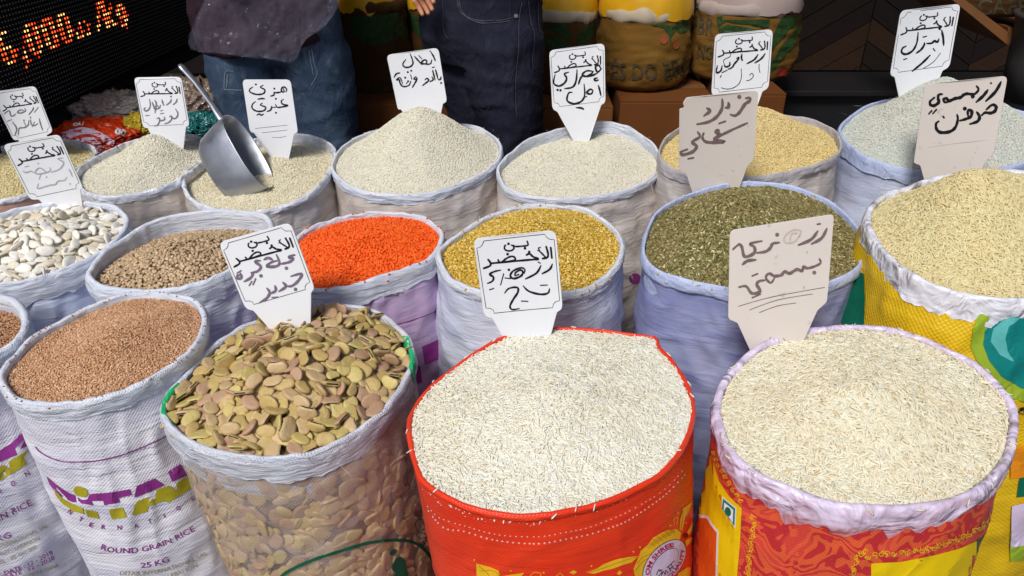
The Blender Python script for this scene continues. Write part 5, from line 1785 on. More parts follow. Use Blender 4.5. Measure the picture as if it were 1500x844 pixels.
def sign(label, anchor, quad, tail_r, tail_l, marks, mat=None, header=True, zoom=None, mark_mat=None, custom=None, ext=26, extra=(), yaw=0.0, back=14.0, group='price signs stuck in the heaps'):
    """anchor: point of the place where the tail enters the heap; quad: TL TR BR BL of the card"""
    A = anchor
    n = Vector((math.sin(R(yaw)), -math.cos(R(back)) * math.cos(R(yaw)), math.sin(R(back)))).normalized()
    root = thing('price_sign', label, 'price sign', tuple(A), group)
    if custom:
        out = rounded(custom)
    else:
        TL, TR, BR, BL = quad
        w = math.dist(TL, TR)
        r = w * 0.10
        # tail prolonged into the heap
        def ex(seg):
            (x0, y0), (x1, y1) = seg
            l = math.dist(seg[0], seg[1])
            return (x1 + (x1 - x0) / l * ext, y1 + (y1 - y0) / l * ext)
        er, el = ex(tail_r), ex(tail_l)
        out = rounded([(*TL, r), (*TR, r), (*BR, r * 0.9), (*tail_r[0], r * 0.2), (*er, 2), (*el, 2), (*tail_l[0], r * 0.2), (*BL, r * 0.9)])
    sdn = sum(out[0]) % 7 - 3
    pl = Plane(A, n, 0.22 * sdn, 0.05 * (3 - abs(sdn)) - 0.05)
    front = [pl.hit(x, y, 0.0) for x, y in out]
    m = len(front)
    th = 0.0022
    inner = []
    V = [p - n * 0.0006 for p in front] + [p - n * th for p in front]
    cen = sum(front, Vector()) / m
    V += [p + (cen - p).normalized() * 0.0008 for p in front]
    xs, ys = [q[0] for q in out], [q[1] for q in out]
    pts = [Vector(q) for q in out]
    step = max(8.0, (max(xs) - min(xs)) / 9)
    y = min(ys) + step * 0.5
    while y < max(ys):
        x = min(xs) + step * 0.5
        while x < max(xs):
            ins = False
            j = m - 1
            for i in range(m):
                a_, b_ = out[i], out[j]
                if (a_[1] > y) != (b_[1] > y) and x < (b_[0] - a_[0]) * (y - a_[1]) / (b_[1] - a_[1]) + a_[0]:
                    ins = not ins
                j = i
            if ins and min(math.dist((x, y), q) for q in out) > step * 0.35:
                pts.append(Vector((x, y)))
            x += step
        y += step
    r_ = delaunay_2d_cdt(pts, [(i, (i + 1) % m) for i in range(m)], [], 1, 1e-6)
    fb = len(V)
    rim_of = {}
    for i, q in enumerate(r_[0]):
        k = min(range(m), key=lambda k: (out[k][0] - q.x) ** 2 + (out[k][1] - q.y) ** 2)
        if math.dist(out[k], (q.x, q.y)) < 1e-3:
            rim_of[i] = (2 * m + k, m + k)
        else:
            w_ = pl.hit(q.x, q.y, 0.0)
            V += [w_, w_ - n * th]
            rim_of[i] = (len(V) - 2, len(V) - 1)
    F = [[rim_of[i][0] for i in f] for f in r_[2]] + [[rim_of[i][1] for i in f][::-1] for f in r_[2]]
    F += [(i, (i + 1) % m, m + (i + 1) % m, m + i) for i in range(m)]
    F += [(2 * m + i, 2 * m + (i + 1) % m, (i + 1) % m, i) for i in range(m)]
    mesh_obj('card', V, F, mat or M_card_w, root, smooth=False)
    if header:
        H = homog(TQ, quad)
        sc = math.dist(quad[0], quad[1]) / math.dist(TQ[0], TQ[1])
        p = Print(pl, 0.0004)
        bp = [H(q) for q in BORDER]
        p.stroke(bp, 4.6 * sc, False)
        p.done('border_line', M_mark_black, root)
        p = Print(pl, 0.0005)
        for st, w in HEAD:
            p.stroke([H(q) for q in st], w * sc * 1.4)
        p.done('printed_lettering', M_mark_black, root)
    x0, y0, s = zoom
    p = Print(pl, 0.0007)
    for st, w in marks:
        p.stroke([(x0 + a / s, y0 + b / s) for a, b in st], w * 1.45 / s, taper=0.45)
    p.done('handwriting', mark_mat or M_mark_black, root)
    for nm, mm, ml in extra:
        p = Print(pl, 0.0006)
        for st, w in ml:
            p.stroke([(x0 + a / s, y0 + b / s) for a, b in st], w / s, taper=0.15)
        p.done(nm, mm, root)
    return root
def hx(key, x, y, off=0.0):
    h = SK[key]['heap'].hit(x, y, 0.0)
    if h is None:
        print('MISS', key, x, y)
        h = on_z(x, y, SK[key]['cen'].z)
    return h
def behind(key, x, y, dy):
    return on_y(x, y, SK[key]['cen'].y + dy)
def W(w, *strokes):
    return [(s, w) for s in strokes]

sign('small white sign at the left edge, upper one of the two overlapping signs', behind('B1', 50, 215, 0.02), [(-13, 135), (53, 126), (78, 193), (20, 206)], [(69, 198), (64, 230)], [(27, 205), (38, 232)],
     W(6, [(240, 200), (215, 230)], [(210, 200), (205, 215), (180, 245)], [(155, 205), (160, 222), (130, 235), (110, 230), (130, 215), (150, 220)], [(100, 240), (85, 252), (70, 250), (60, 220), (30, 240)], [(245, 270), (252, 300), (265, 340)], [(235, 300), (215, 312), (195, 305), (190, 275)], [(215, 290), (200, 320)], [(180, 280), (175, 310), (150, 325), (120, 330), (115, 370)], [(150, 290), (165, 320)], [(80, 290), (105, 330), (95, 370)], [(50, 285), (75, 275)], [(190, 262)], [(150, 280)]), zoom=(0, 110, 4.22), mark_mat=M_mark_grey)
sign('white sign with nearly washed-out handwriting stuck behind the white beans', hx('M1', 96, 304), [(7, 211), (89, 196), (122.5, 276), (45, 292.5)], [(118, 277), (121, 300)], [(57, 292), (71, 307)],
     W(6, [(395, 510), (362, 516), (398, 540), (370, 580), (320, 600)], [(310, 570), (312, 592), (250, 610), (220, 600), (250, 572), (290, 600)], [(255, 612), (245, 642)], [(210, 600), (195, 592), (165, 600), (150, 590)], [(430, 580), (440, 600), (450, 625)], [(415, 630), (400, 650), (360, 655), (345, 675), (310, 680), (270, 692), (235, 700), (240, 670)], [(240, 545)], [(435, 672)], [(290, 630)], [(160, 565), (185, 560)]), back=4.0, zoom=(0, 110, 4.22), mark_mat=M_mark_faint)
sign('small white sign with grey handwriting behind the rice heap left of the scoop', behind('B2', 245, 200, 0.06), [(194, 113.5), (264, 112.5), (277, 184), (209, 187)], [(272, 186), (270, 204)], [(216, 188), (222, 200)],
     W(11, [(555, 315), (545, 350), (515, 375)], [(495, 320), (485, 350), (445, 380)], [(492, 292)], [(400, 325), (408, 355), (420, 385)], [(385, 380), (375, 410), (335, 420), (330, 400), (350, 385), (370, 405)], [(325, 330), (342, 365), (330, 460)], [(300, 350), (312, 385), (325, 425)], [(270, 320), (280, 380), (262, 428), (228, 440), (214, 418), (232, 408)], [(230, 490), (270, 485)], [(385, 440), (410, 432)],
        [(540, 420), (565, 465), (552, 508), (520, 520), (508, 500)], [(480, 500), (498, 492), (500, 530), (465, 562), (430, 570)], [(425, 500), (430, 528), (395, 540), (375, 530)], [(350, 520), (372, 512), (378, 548), (352, 590), (320, 592)], [(385, 470), (420, 462)]), zoom=(180, 100, 7.03), mark_mat=M_mark_grey)
sign('white sign without a border, two bold words and three thin lines, right of the scoop', hx('B3', 412, 231), [(355, 116.6), (426, 116.6), (436.5, 194.5), (366, 193)], [(431, 196), (424.6, 226)], [(372, 195), (399, 233.5)],
     W(10, [(478, 210), (484, 185), (462, 165), (440, 178), (440, 205), (462, 208), (455, 180)], [(440, 208), (400, 216), (368, 214)], [(374, 218), (368, 238), (340, 246)], [(375, 180)], [(276, 150), (252, 168), (290, 190), (280, 222), (225, 232), (168, 215), (155, 190), (185, 165)], [(212, 143)],
        [(455, 275), (435, 292), (450, 318), (495, 330), (440, 342), (400, 345), (385, 320)], [(385, 345), (345, 348)], [(352, 335), (342, 368), (310, 382)], [(388, 270)], [(388, 393)], [(290, 270), (262, 268), (228, 274)], [(268, 308), (252, 325), (298, 345), (280, 375), (222, 380), (180, 355), (180, 320), (208, 295)], [(220, 415), (240, 404), (260, 415), (278, 404)]),
     header=False, zoom=(340, 100, 6.03), extra=[('thin_lines', M_mark_black, W(3, [(205, 532), (340, 518), (490, 503)], [(265, 570), (400, 556), (490, 545)], [(355, 612), (420, 612), (480, 600)]))])
sign('white sign without a border, leaning left, behind the tall white rice mound', behind('B4', 620, 175, 0.07), [(567, 80.6), (642.5, 70), (655, 149), (583, 161)], [(649, 152), (645, 172)], [(587, 160), (598, 176)],
     W(12, [(505, 118), (530, 160), (548, 205)], [(492, 104), (502, 110)], [(512, 195), (498, 235), (450, 238), (405, 228), (430, 198), (462, 205), (448, 238)], [(335, 160), (370, 200), (412, 245)], [(380, 152), (408, 185)], [(290, 135), (310, 185), (318, 235), (285, 268), (235, 270), (215, 238), (245, 192)],
        [(606, 368), (600, 395), (578, 400)], [(607, 433)], [(575, 392), (560, 335), (550, 296)], [(545, 402), (530, 345), (520, 302)], [(512, 370), (525, 400), (490, 420)], [(440, 402), (462, 385), (478, 408), (440, 440), (415, 460)], [(515, 275), (540, 268)],
        [(345, 368), (358, 392), (340, 430), (310, 480)], [(342, 370), (328, 392), (352, 398)], [(294, 350), (305, 395)], [(265, 322)], [(300, 307)], [(295, 415), (275, 458), (218, 470), (188, 440), (175, 398), (148, 405), (185, 378), (212, 440)], [(125, 375), (150, 338), (185, 330)], [(238, 378)], [(268, 415)], [(250, 440), (262, 425)]), header=False, zoom=(560, 60, 7.03))
sign('white bordered sign with very bold black words right of the black jeans', hx('B5', 853, 207), [(804, 74), (885, 63.5), (887, 150), (809, 160)], [(880.6, 154), (865, 201)], [(816.5, 164), (841, 209)],
     W(11, [(474, 245), (458, 215), (432, 228), (448, 268), (478, 240)], [(448, 275), (400, 296), (350, 302)], [(415, 262), (365, 258), (330, 288), (362, 300), (400, 280), (415, 262)], [(335, 290), (315, 320), (302, 360)], [(290, 250), (284, 330), (258, 382), (195, 395)], [(225, 268), (192, 282), (210, 312), (195, 350), (150, 375), (110, 352), (120, 288)], [(140, 405)], [(163, 408)],
        [(448, 312), (424, 320), (432, 334), (456, 328)], [(455, 370), (465, 405), (475, 448)], [(412, 408), (392, 400), (365, 428), (400, 436), (414, 410)], [(345, 362), (350, 440), (328, 490), (270, 512), (215, 488), (225, 430), (252, 424)], [(335, 470), (365, 455)], [(285, 542), (325, 545), (342, 556)]), zoom=(790, 55, 5.275))
sign('white sign half hidden behind the broken ivory card, above the yellow rice', behind('B6', 1100, 160, 0.05), [(1045.6, 50.6), (1131, 43), (1126, 129), (1041, 139)], [(1117, 134), (1106, 165)], [(1052, 141), (1080, 175)],
     W(15, [(690, 335), (645, 395), (575, 440)], [(610, 345), (570, 402), (487, 448)], [(430, 340), (424, 380), (436, 415)], [(370, 388), (396, 378), (380, 410), (345, 450), (320, 490), (275, 510)], [(292, 430), (290, 468), (250, 485), (230, 468)], [(205, 470), (190, 528), (140, 548), (150, 470)], [(205, 548), (262, 522)], [(185, 600), (196, 580)]),
     zoom=(1030, 35, 7.67), extra=[('thin_handwriting', M_mark_black, W(9, [(300, 338), (290, 372), (222, 410), (240, 478)], [(626, 455), (624, 500), (636, 548)], [(518, 578), (545, 556), (562, 585), (532, 625), (485, 640)], [(424, 505), (426, 600), (400, 672), (330, 722), (255, 732), (200, 718)]))])
sign('ivory card with a broken corner and brown marker words, stuck in the green freekeh', hx('M5', 1048, 280), None, None, None,
     W(17, [(525, 112), (552, 108), (552, 132), (520, 155), (482, 215), (450, 240), (418, 232)], [(478, 102)], [(400, 145), (404, 176), (380, 182)], [(355, 120), (356, 182), (320, 245), (260, 285), (175, 302)], [(245, 185), (268, 206), (225, 240)], [(335, 298), (380, 282)],
        [(538, 294), (440, 340), (340, 390), (300, 415), (375, 432), (300, 438), (240, 432), (215, 402), (224, 368)], [(345, 372), (312, 365), (330, 345), (322, 395)], [(180, 360), (196, 395), (140, 432), (172, 462), (148, 502), (72, 525), (58, 505), (105, 485)], [(112, 555), (150, 548)]),
     mat=M_card_i, header=False, zoom=(985, 120, 4.96), mark_mat=M_mark_brown,
     back=2.0, custom=[(1004, 141, 3), (1109, 131, 7), (1104, 234, 8), (1094, 244, 3), (1078, 290, 2), (1022, 306, 2), (1005, 255, 2), (994, 249, 5), (994, 158, 0), (1001, 156, 2), (999, 149, 1)])
sign('white sign leaning right against the dark herringbone wood, two slashes at its foot', behind('B7', 1345, 140, 0.07), [(1312.5, 16.6), (1401, 6.3), (1389.5, 98), (1301.6, 110.5)], [(1379.5, 104), (1366, 140)], [(1309, 113), (1315, 138.5)],
     W(14, [(520, 270), (535, 330), (543, 402)], [(502, 256)], [(500, 345), (488, 374), (462, 362), (440, 382), (395, 386)], [(375, 380), (372, 402), (345, 442), (305, 470)], [(360, 330), (390, 322)], [(312, 290), (306, 378), (272, 448), (212, 480), (170, 465), (175, 428), (208, 410)], [(192, 528), (220, 518)], [(455, 430), (470, 450)], [(430, 488), (365, 555), (275, 630)]),
     zoom=(1290, 0, 6.03), extra=[('thin_handwriting', M_mark_black, W(6, [(520, 468), (460, 548), (375, 603)]))])
sign('ivory card with thick black words at the right, standing before the greyish rice', on_y(1400, 258, SK['B7']['cen'].y - SK['B7']['mr'] - 0.035), None, None, None,
     W(17, [(656, 100), (620, 170), (555, 238)], [(565, 158), (535, 200), (487, 245)], [(585, 107), (588, 109)], [(485, 130), (500, 155), (470, 188), (420, 185), (395, 192), (370, 212), (330, 220), (290, 236), (265, 218), (245, 228), (262, 248), (295, 235)], [(235, 188), (208, 192), (205, 220), (212, 245), (180, 270), (150, 265), (146, 240), (178, 212)], [(460, 205)], [(140, 330), (160, 308)], [(170, 328), (195, 300)],
        [(560, 300), (598, 266), (626, 275), (622, 308), (592, 325), (552, 322), (528, 342)], [(492, 318), (512, 350), (500, 385), (445, 405)], [(405, 293)], [(430, 345), (428, 308), (455, 310), (450, 350), (410, 370), (372, 380)], [(350, 338), (356, 372), (340, 428), (300, 460), (232, 466), (200, 440), (196, 402), (215, 385)], [(246, 350), (254, 358)]),
     mat=M_card_i, header=False, zoom=(1330, 100, 4.96),
     custom=[(1351, 123, 9), (1472, 111, 9), (1455, 223, 4), (1443, 237, 4), (1426, 275, 2), (1362, 295, 2), (1347, 242, 3), (1337, 239, 4)], extra=[('smudge', M_mark_wash2, W(4, [(140, 572), (340, 545)], [(300, 550), (560, 520)]))])
sign('white sign with violet-grey handwriting, tilted left, in the broad beans', hx('F2', 430, 487), [(318, 356), (425, 326), (461, 423), (359, 453)], [(455.6, 429), (455, 473)], [(370.5, 455.5), (398, 486)],
     W(15, [(604, 266), (575, 272), (560, 284), (590, 290), (575, 312), (530, 326), (490, 332)], [(543, 362)], [(470, 265), (492, 320), (470, 348), (400, 350), (432, 320), (475, 308)], [(380, 300), (410, 288), (440, 300)], [(352, 308), (312, 314), (356, 350), (332, 385), (285, 396)], [(302, 390), (285, 430), (235, 460)], [(357, 418)], [(272, 488), (290, 460)], [(300, 482), (318, 440)], [(205, 400), (216, 430), (190, 440), (182, 420), (205, 412)], [(182, 400), (210, 382)],
        [(578, 420), (655, 402), (632, 450), (585, 490), (545, 492)], [(610, 515)], [(518, 465), (540, 495), (490, 530)], [(460, 490), (466, 525), (430, 545)], [(402, 508), (422, 540), (400, 580), (350, 612)], [(440, 575), (480, 572)]),
     zoom=(310, 320, 4.96), mark_mat=M_mark_viol, yaw=-6)
sign('white bordered sign in the red sack, centre of the stall', hx('F3', 772, 494), [(693.5, 348), (814, 336), (824.4, 452), (709, 463)], [(816, 457), (807.5, 489)], [(721, 466), (738, 497)],
     W(11, [(615, 278), (595, 318), (540, 350)], [(532, 290), (500, 345), (420, 388)], [(512, 264), (528, 272)], [(412, 345), (415, 318), (385, 306), (330, 330), (310, 365), (335, 385), (385, 368), (402, 340), (385, 322), (350, 340), (345, 362), (372, 355)], [(300, 320)], [(310, 385), (272, 380)], [(262, 350), (240, 430)], [(240, 322), (195, 332), (160, 352), (188, 372), (180, 402), (145, 418)], [(160, 465), (190, 455)],
        [(405, 440), (445, 478), (525, 500), (582, 492), (595, 460)], [(530, 435), (578, 432)], [(270, 490), (300, 457), (360, 450), (365, 485), (330, 540), (308, 588), (325, 612), (375, 605)], [(392, 550), (438, 552)]), zoom=(685, 330, 4.965))
sign('large ivory card with brown marker words over three thin lines, in the front right basmati', hx('F4', 1142, 502), None, None, None,
     W(13, [(612, 118), (582, 172), (525, 205)], [(560, 132), (522, 180), (450, 212)], [(558, 92), (574, 90)], [(328, 153)], [(340, 198), (302, 205), (290, 228), (262, 250), (212, 258)], [(240, 190), (172, 205), (198, 225), (195, 260), (142, 280), (126, 225), (110, 210), (75, 238)], [(130, 325), (158, 304), (205, 298)],
        [(570, 292), (576, 315), (540, 335), (500, 345), (480, 335), (470, 360), (440, 352), (400, 375), (370, 365), (350, 385), (310, 390), (282, 376), (262, 400), (290, 430), (312, 402)], [(255, 415), (225, 420), (210, 440), (230, 478), (182, 490), (150, 450), (110, 455)], [(540, 370)], [(185, 390), (215, 378)], [(185, 515), (230, 495)]),
     mat=M_card_i, header=False, zoom=(1055, 305, 3.926), mark_mat=M_mark_brown,
     custom=[(1070, 338, 9), (1222, 313.5, 8), (1211.5, 442.5, 4), (1197.6, 455, 3), (1172, 512, 2), (1111, 540, 2), (1080.5, 473.6, 2), (1067, 468, 5)],
     extra=[('thin_lines', M_mark_brown, W(4, [(105, 565), (300, 510), (600, 455)], [(170, 585), (330, 528), (530, 493)], [(225, 600), (330, 562), (435, 545)], [(225, 785), (255, 775)], [(288, 740), (282, 765)], [(362, 748), (376, 766)], [(480, 450), (481, 462)])),
            ('washed_handwriting', M_mark_wash, W(11, [(455, 165), (462, 130), (415, 128), (372, 165), (375, 198), (425, 195), (455, 160)], [(440, 145), (410, 150), (402, 185)], [(500, 250), (498, 258)]))])

# ------------------------------------------------------------------ metal scoop
t = NT('worn_aluminium')
n = t.noise(35, 5, t.vec((1, 1, 1)), 0.6); n2 = t.noise(6, 4, t.vec())
M_alu = t.set(t.mix(n2, (0.34, 0.37, 0.45), (0.52, 0.53, 0.57)), t.ramp(n, [(0.3, (0.30,) * 3), (0.7, (0.5,) * 3)]), 0.5, t.bump(n, 0.12, 0.002), metal=0.85)
Lx = (RT * 0.50 - UP * 0.86).normalized()
Ax = ((RT * 0.86 + UP * 0.50) * 0.93 - FW * 0.27)
Ax = (Ax - Lx * Ax.dot(Lx)).normalized()
Mx = Ax.cross(Lx)
Oc = at_depth(364, 222, 2.07)
sc_root = thing('metal_scoop', 'shiny aluminium scoop with a long handle, stuck in the cream rice', 'scoop', tuple(Oc))
V, F = [], []
seg = 40
prof = [(-0.080, 0.0, 0.0), (-0.080, 0.60, 0.60), (-0.076, 0.76, 0.78), (-0.064, 0.88, 0.90), (-0.03, 0.96, 0.97), (0.0, 1.0, 1.0), (0.0015, 0.995, 0.99), (0.0, 0.982, 0.97), (-0.03, 0.94, 0.95), (-0.062, 0.86, 0.88), (-0.072, 0.74, 0.76), (-0.076, 0.5, 0.5), (-0.076, 0.0, 0.0)]
for d, a, b_ in prof:
    for k in range(seg):
        th = 2 * math.pi * k / seg
        V.append(Oc + Ax * d * 1.5 + Lx * (0.116 * a * math.copysign(abs(math.cos(th)) ** 0.75, math.cos(th))) + Mx * (0.060 * b_ * math.copysign(abs(math.sin(th)) ** 0.85, math.sin(th))))
for j in range(len(prof) - 1):
    for k in range(seg):
        F.append((j * seg + k, j * seg + (k + 1) % seg, (j + 1) * seg + (k + 1) % seg, (j + 1) * seg + k))
mesh_obj('scoop_bowl', V, F, M_alu, sc_root)
h0 = Oc - Lx * 0.112 - Ax * 0.004
h1 = on_plane(266, 98, h0, (FW + UP * 0.2).normalized())
pts = [h0 + Lx * 0.012 - Ax * 0.034, h0 - Ax * 0.020, h0.lerp(h1, 0.3) - Ax * 0.008, h0.lerp(h1, 0.7), h0.lerp(h1, 0.93), h1, h1 + (h1 - h0).normalized() * 0.008]
tube('handle', pts, [0.013, 0.0095, 0.0085, 0.009, 0.010, 0.0105, 0.006], M_alu, sc_root, 14, 0.6)

# ------------------------------------------------------------------ bags piled on the bench, left
def blob(name, c, rad, mat, amp=0.18, freq=3.0, seed=0, label=None, cat='bag', sub=6, flat=0.0, parent=None):
    bm = bmesh.new()
    bmesh.ops.create_icosphere(bm, subdivisions=sub, radius=1)
    for v in bm.verts:
        d = v.co.normalized()
        k = 1 + amp * 0.7 * fbm(d.x * freq + seed, d.y * freq, d.z * freq) + amp * 0.55 * max(0, 1 - abs(noise.noise(d * freq * 1.6 + Vector((seed, 0, 0)))) * 5) ** 1.5 + amp * 0.35 * max(0, 1 - abs(noise.noise(d * freq * 3.3 + Vector((seed, 3, 0)))) * 5) ** 1.5
        q = Vector((d.x * rad[0], d.y * rad[1], d.z * rad[2])) * k
        q.z = max(q.z, -rad[2] * 0.55)
        v.co = q + Vector(c)
    me = bpy.data.meshes.new(name)
    bm.to_mesh(me)
    bm.free()
    me.shade_smooth()
    me.materials.append(mat)
    o = bpy.data.objects.new(name, me)
    C.objects.link(o)
    return o
BT = 0.601
def setbag(name, px, py, y, rad, mat, seed, label, amp=0.18, freq=3.0):
    c = on_y(px, py, y)
    c.z = max(c.z, BT + rad[2] * 0.56)
    o = blob(name, c, rad, mat, amp, freq, seed)
    tag(o, label, 'bag', 'bags piled on the bench by the led display')
    dg = Surf([v.co for v in o.data.vertices], [tuple(p.vertices) for p in o.data.polygons])
    origin_to(o, c)
    return o, dg
M_obag = film('orange_red_bag', (0.55, 0.04, 0.006), (1.0, 1.0), 1.0, 0.35)
M_clearbag = film('brownish_clear_bag', (0.24, 0.18, 0.145), (0.8, 1.0), 1.3, 0.12)
M_clearbag2 = film('greyish_clear_bag', (0.26, 0.23, 0.22), (0.8, 1.0), 1.3, 0.12)
M_tealbag = film('dark_teal_bag', (0.01, 0.12, 0.12), (1.0, 1.0), 1.5, 0.2)
ob, osf = setbag('printed_bag', 150, 203, 2.50, (0.17, 0.11, 0.066), M_obag, 1.0, 'orange-red printed plastic bag with a pale band, below the led display', 0.16, 2.6)
p = Print(osf, 0.002)
p.poly(zc(90, 140, 4.6875, [(0, 260), (60, 235), (140, 220), (210, 230), (260, 250), (310, 280), (370, 310), (355, 345), (300, 335), (275, 300), (240, 275), (170, 262), (100, 280), (60, 300), (0, 300)]), 5)
p.poly(zc(90, 140, 4.6875, [(230, 290), (270, 330), (290, 370), (270, 400), (230, 380), (215, 330), (160, 310), (150, 330), (200, 350), (240, 420), (150, 430), (60, 330), (110, 300), (170, 290)]), 5)
p.done('pale_band', M_lavi, ob)
if ob.children: ob.children[-1].matrix_parent_inverse = Matrix.Translation(-ob.location)
p = Print(osf, 0.0028)
p.text('00', zc(90, 140, 4.6875, [(366, 262), (438, 278)]), 8.0, bold=0.05)
p.text('OU', zc(90, 140, 4.6875, [(80, 214), (158, 206)]), 5.0, bold=0.05)
p.done('printed_digits', M_wht, ob)
if ob.children: ob.children[-1].matrix_parent_inverse = Matrix.Translation(-ob.location)
setbag('crumpled_bag', 285, 160, 2.62, (0.15, 0.13, 0.10), M_clearbag, 3.0, 'crumpled brownish clear plastic bag behind the sign left of the scoop', 0.22, 3.0)
setbag('crumpled_bag', 180, 165, 2.66, (0.17, 0.12, 0.07), M_clearbag2, 5.0, 'greyish clear plastic bag against the foot of the led display', 0.2, 3.0)
setbag('green_bag', 296, 186, 2.46, (0.082, 0.06, 0.045), M_tealbag, 7.0, 'small dark teal plastic bag between the sign and the scoop', 0.25, 3.5)
setbag('printed_bag', 205, 190, 2.52, (0.06, 0.05, 0.05), film('yellow_green_bag', (0.45, 0.33, 0.01), (1.0, 1.0), 1.3), 9.0, 'yellow and dark green plastic bag peeping out behind the rice heap', 0.25, 3.0)
o, _ = setbag('rice_packet', 292, 203, 2.45, (0.055, 0.04, 0.032), film('packet_film', (0.62, 0.64, 0.70), (1.0, 1.0), 0.8), 11.0, 'small pale plastic packet tucked left of the scoop', 0.15, 2.0)

# ------------------------------------------------------------------ people
def skin_body(name, joints, edges, mat, parent, subd=2, wr=0.0, wf=(9, 9, 26), seed=0.0):
    names = list(joints)
    me = bpy.data.meshes.new(name)
    me.from_pydata([joints[n][0] for n in names], [(names.index(a), names.index(b)) for a, b in edges], [])
    o = bpy.data.objects.new(name, me)
    C.objects.link(o)
    sk = o.modifiers.new('skin', 'SKIN')
    sk.use_smooth_shade = True
    for i, n in enumerate(names):
        r = joints[n][1]
        v = me.skin_vertices[0].data[i]
        v.radius = r if isinstance(r, tuple) else (r, r)
        v.use_root = (i == 0)
    sb_ = o.modifiers.new('sub', 'SUBSURF')
    sb_.levels = sb_.render_levels = subd
    bpy.context.view_layer.update()
    dg = bpy.context.evaluated_depsgraph_get()
    ev = o.evaluated_get(dg)
    m2 = bpy.data.meshes.new_from_object(ev)
    bpy.data.objects.remove(o)
    if wr:
        for v in m2.vertices:
            c = v.co
            r = 1 - abs(noise.noise(Vector((c.x * wf[0] + seed, c.y * wf[1], c.z * wf[2]))) * 2)
            v.co = c + v.normal * wr * (max(0, r) ** 2 - 0.3)
    m2.materials.clear()
    m2.materials.append(mat)
    for p_ in m2.polygons:
        p_.use_smooth = True
    o2 = bpy.data.objects.new(name, m2)
    C.objects.link(o2)
    if parent:
        o2.parent = parent
        o2.matrix_parent_inverse = Matrix.Translation(-parent.location)
    return o2
def denim(name, c1, c2, fade):
    t = NT(name)
    v = t.vec()
    n = t.noise(3.2, 5, t.vec((1.2, 1, 1)), 0.6, 0.8)
    n2 = t.noise(11, 5, t.vec((1.4, 1.0, 0.8)), 0.65, 1.0)
    w = t.n('ShaderNodeTexWave', i_Scale=220.0, i_Distortion=0.5); w.bands_direction = 'DIAGONAL'
    t.l(v, w.inputs[0])
    c = t.mix(t.ramp(n, [(0.4, (0, 0, 0)), (0.68, (1, 1, 1))]), c1, c2)
    c = t.mix(t.math('MULTIPLY', t.ramp(n2, [(0.55, (0, 0, 0)), (0.8, (1, 1, 1))]), 0.5), c, fade)
    b = t.bump(n2, 0.7, 0.02)
    b = t.bump(w.outputs[1], 0.15, 0.001, b)
    return t.set(c, 0.85, 0.2, b)
M_jean_b = denim('blue_denim', (0.030, 0.052, 0.10), (0.075, 0.12, 0.185), (0.20, 0.27, 0.35))
M_jean_k = denim('black_denim', (0.011, 0.012, 0.026), (0.020, 0.022, 0.042), (0.045, 0.048, 0.08))
M_shirt = plain('dark_maroon_shirt', (0.028, 0.014, 0.022), 0.9, 0.15, 0.3, 8, 0.5)
M_skin = plain('skin', (0.50, 0.22, 0.12), 0.5, 0.4, 0.1, 30)
M_shoe = plain('dark_shoe', (0.02, 0.02, 0.022), 0.5)
M_hair = plain('dark_hair', (0.015, 0.011, 0.009), 0.7)
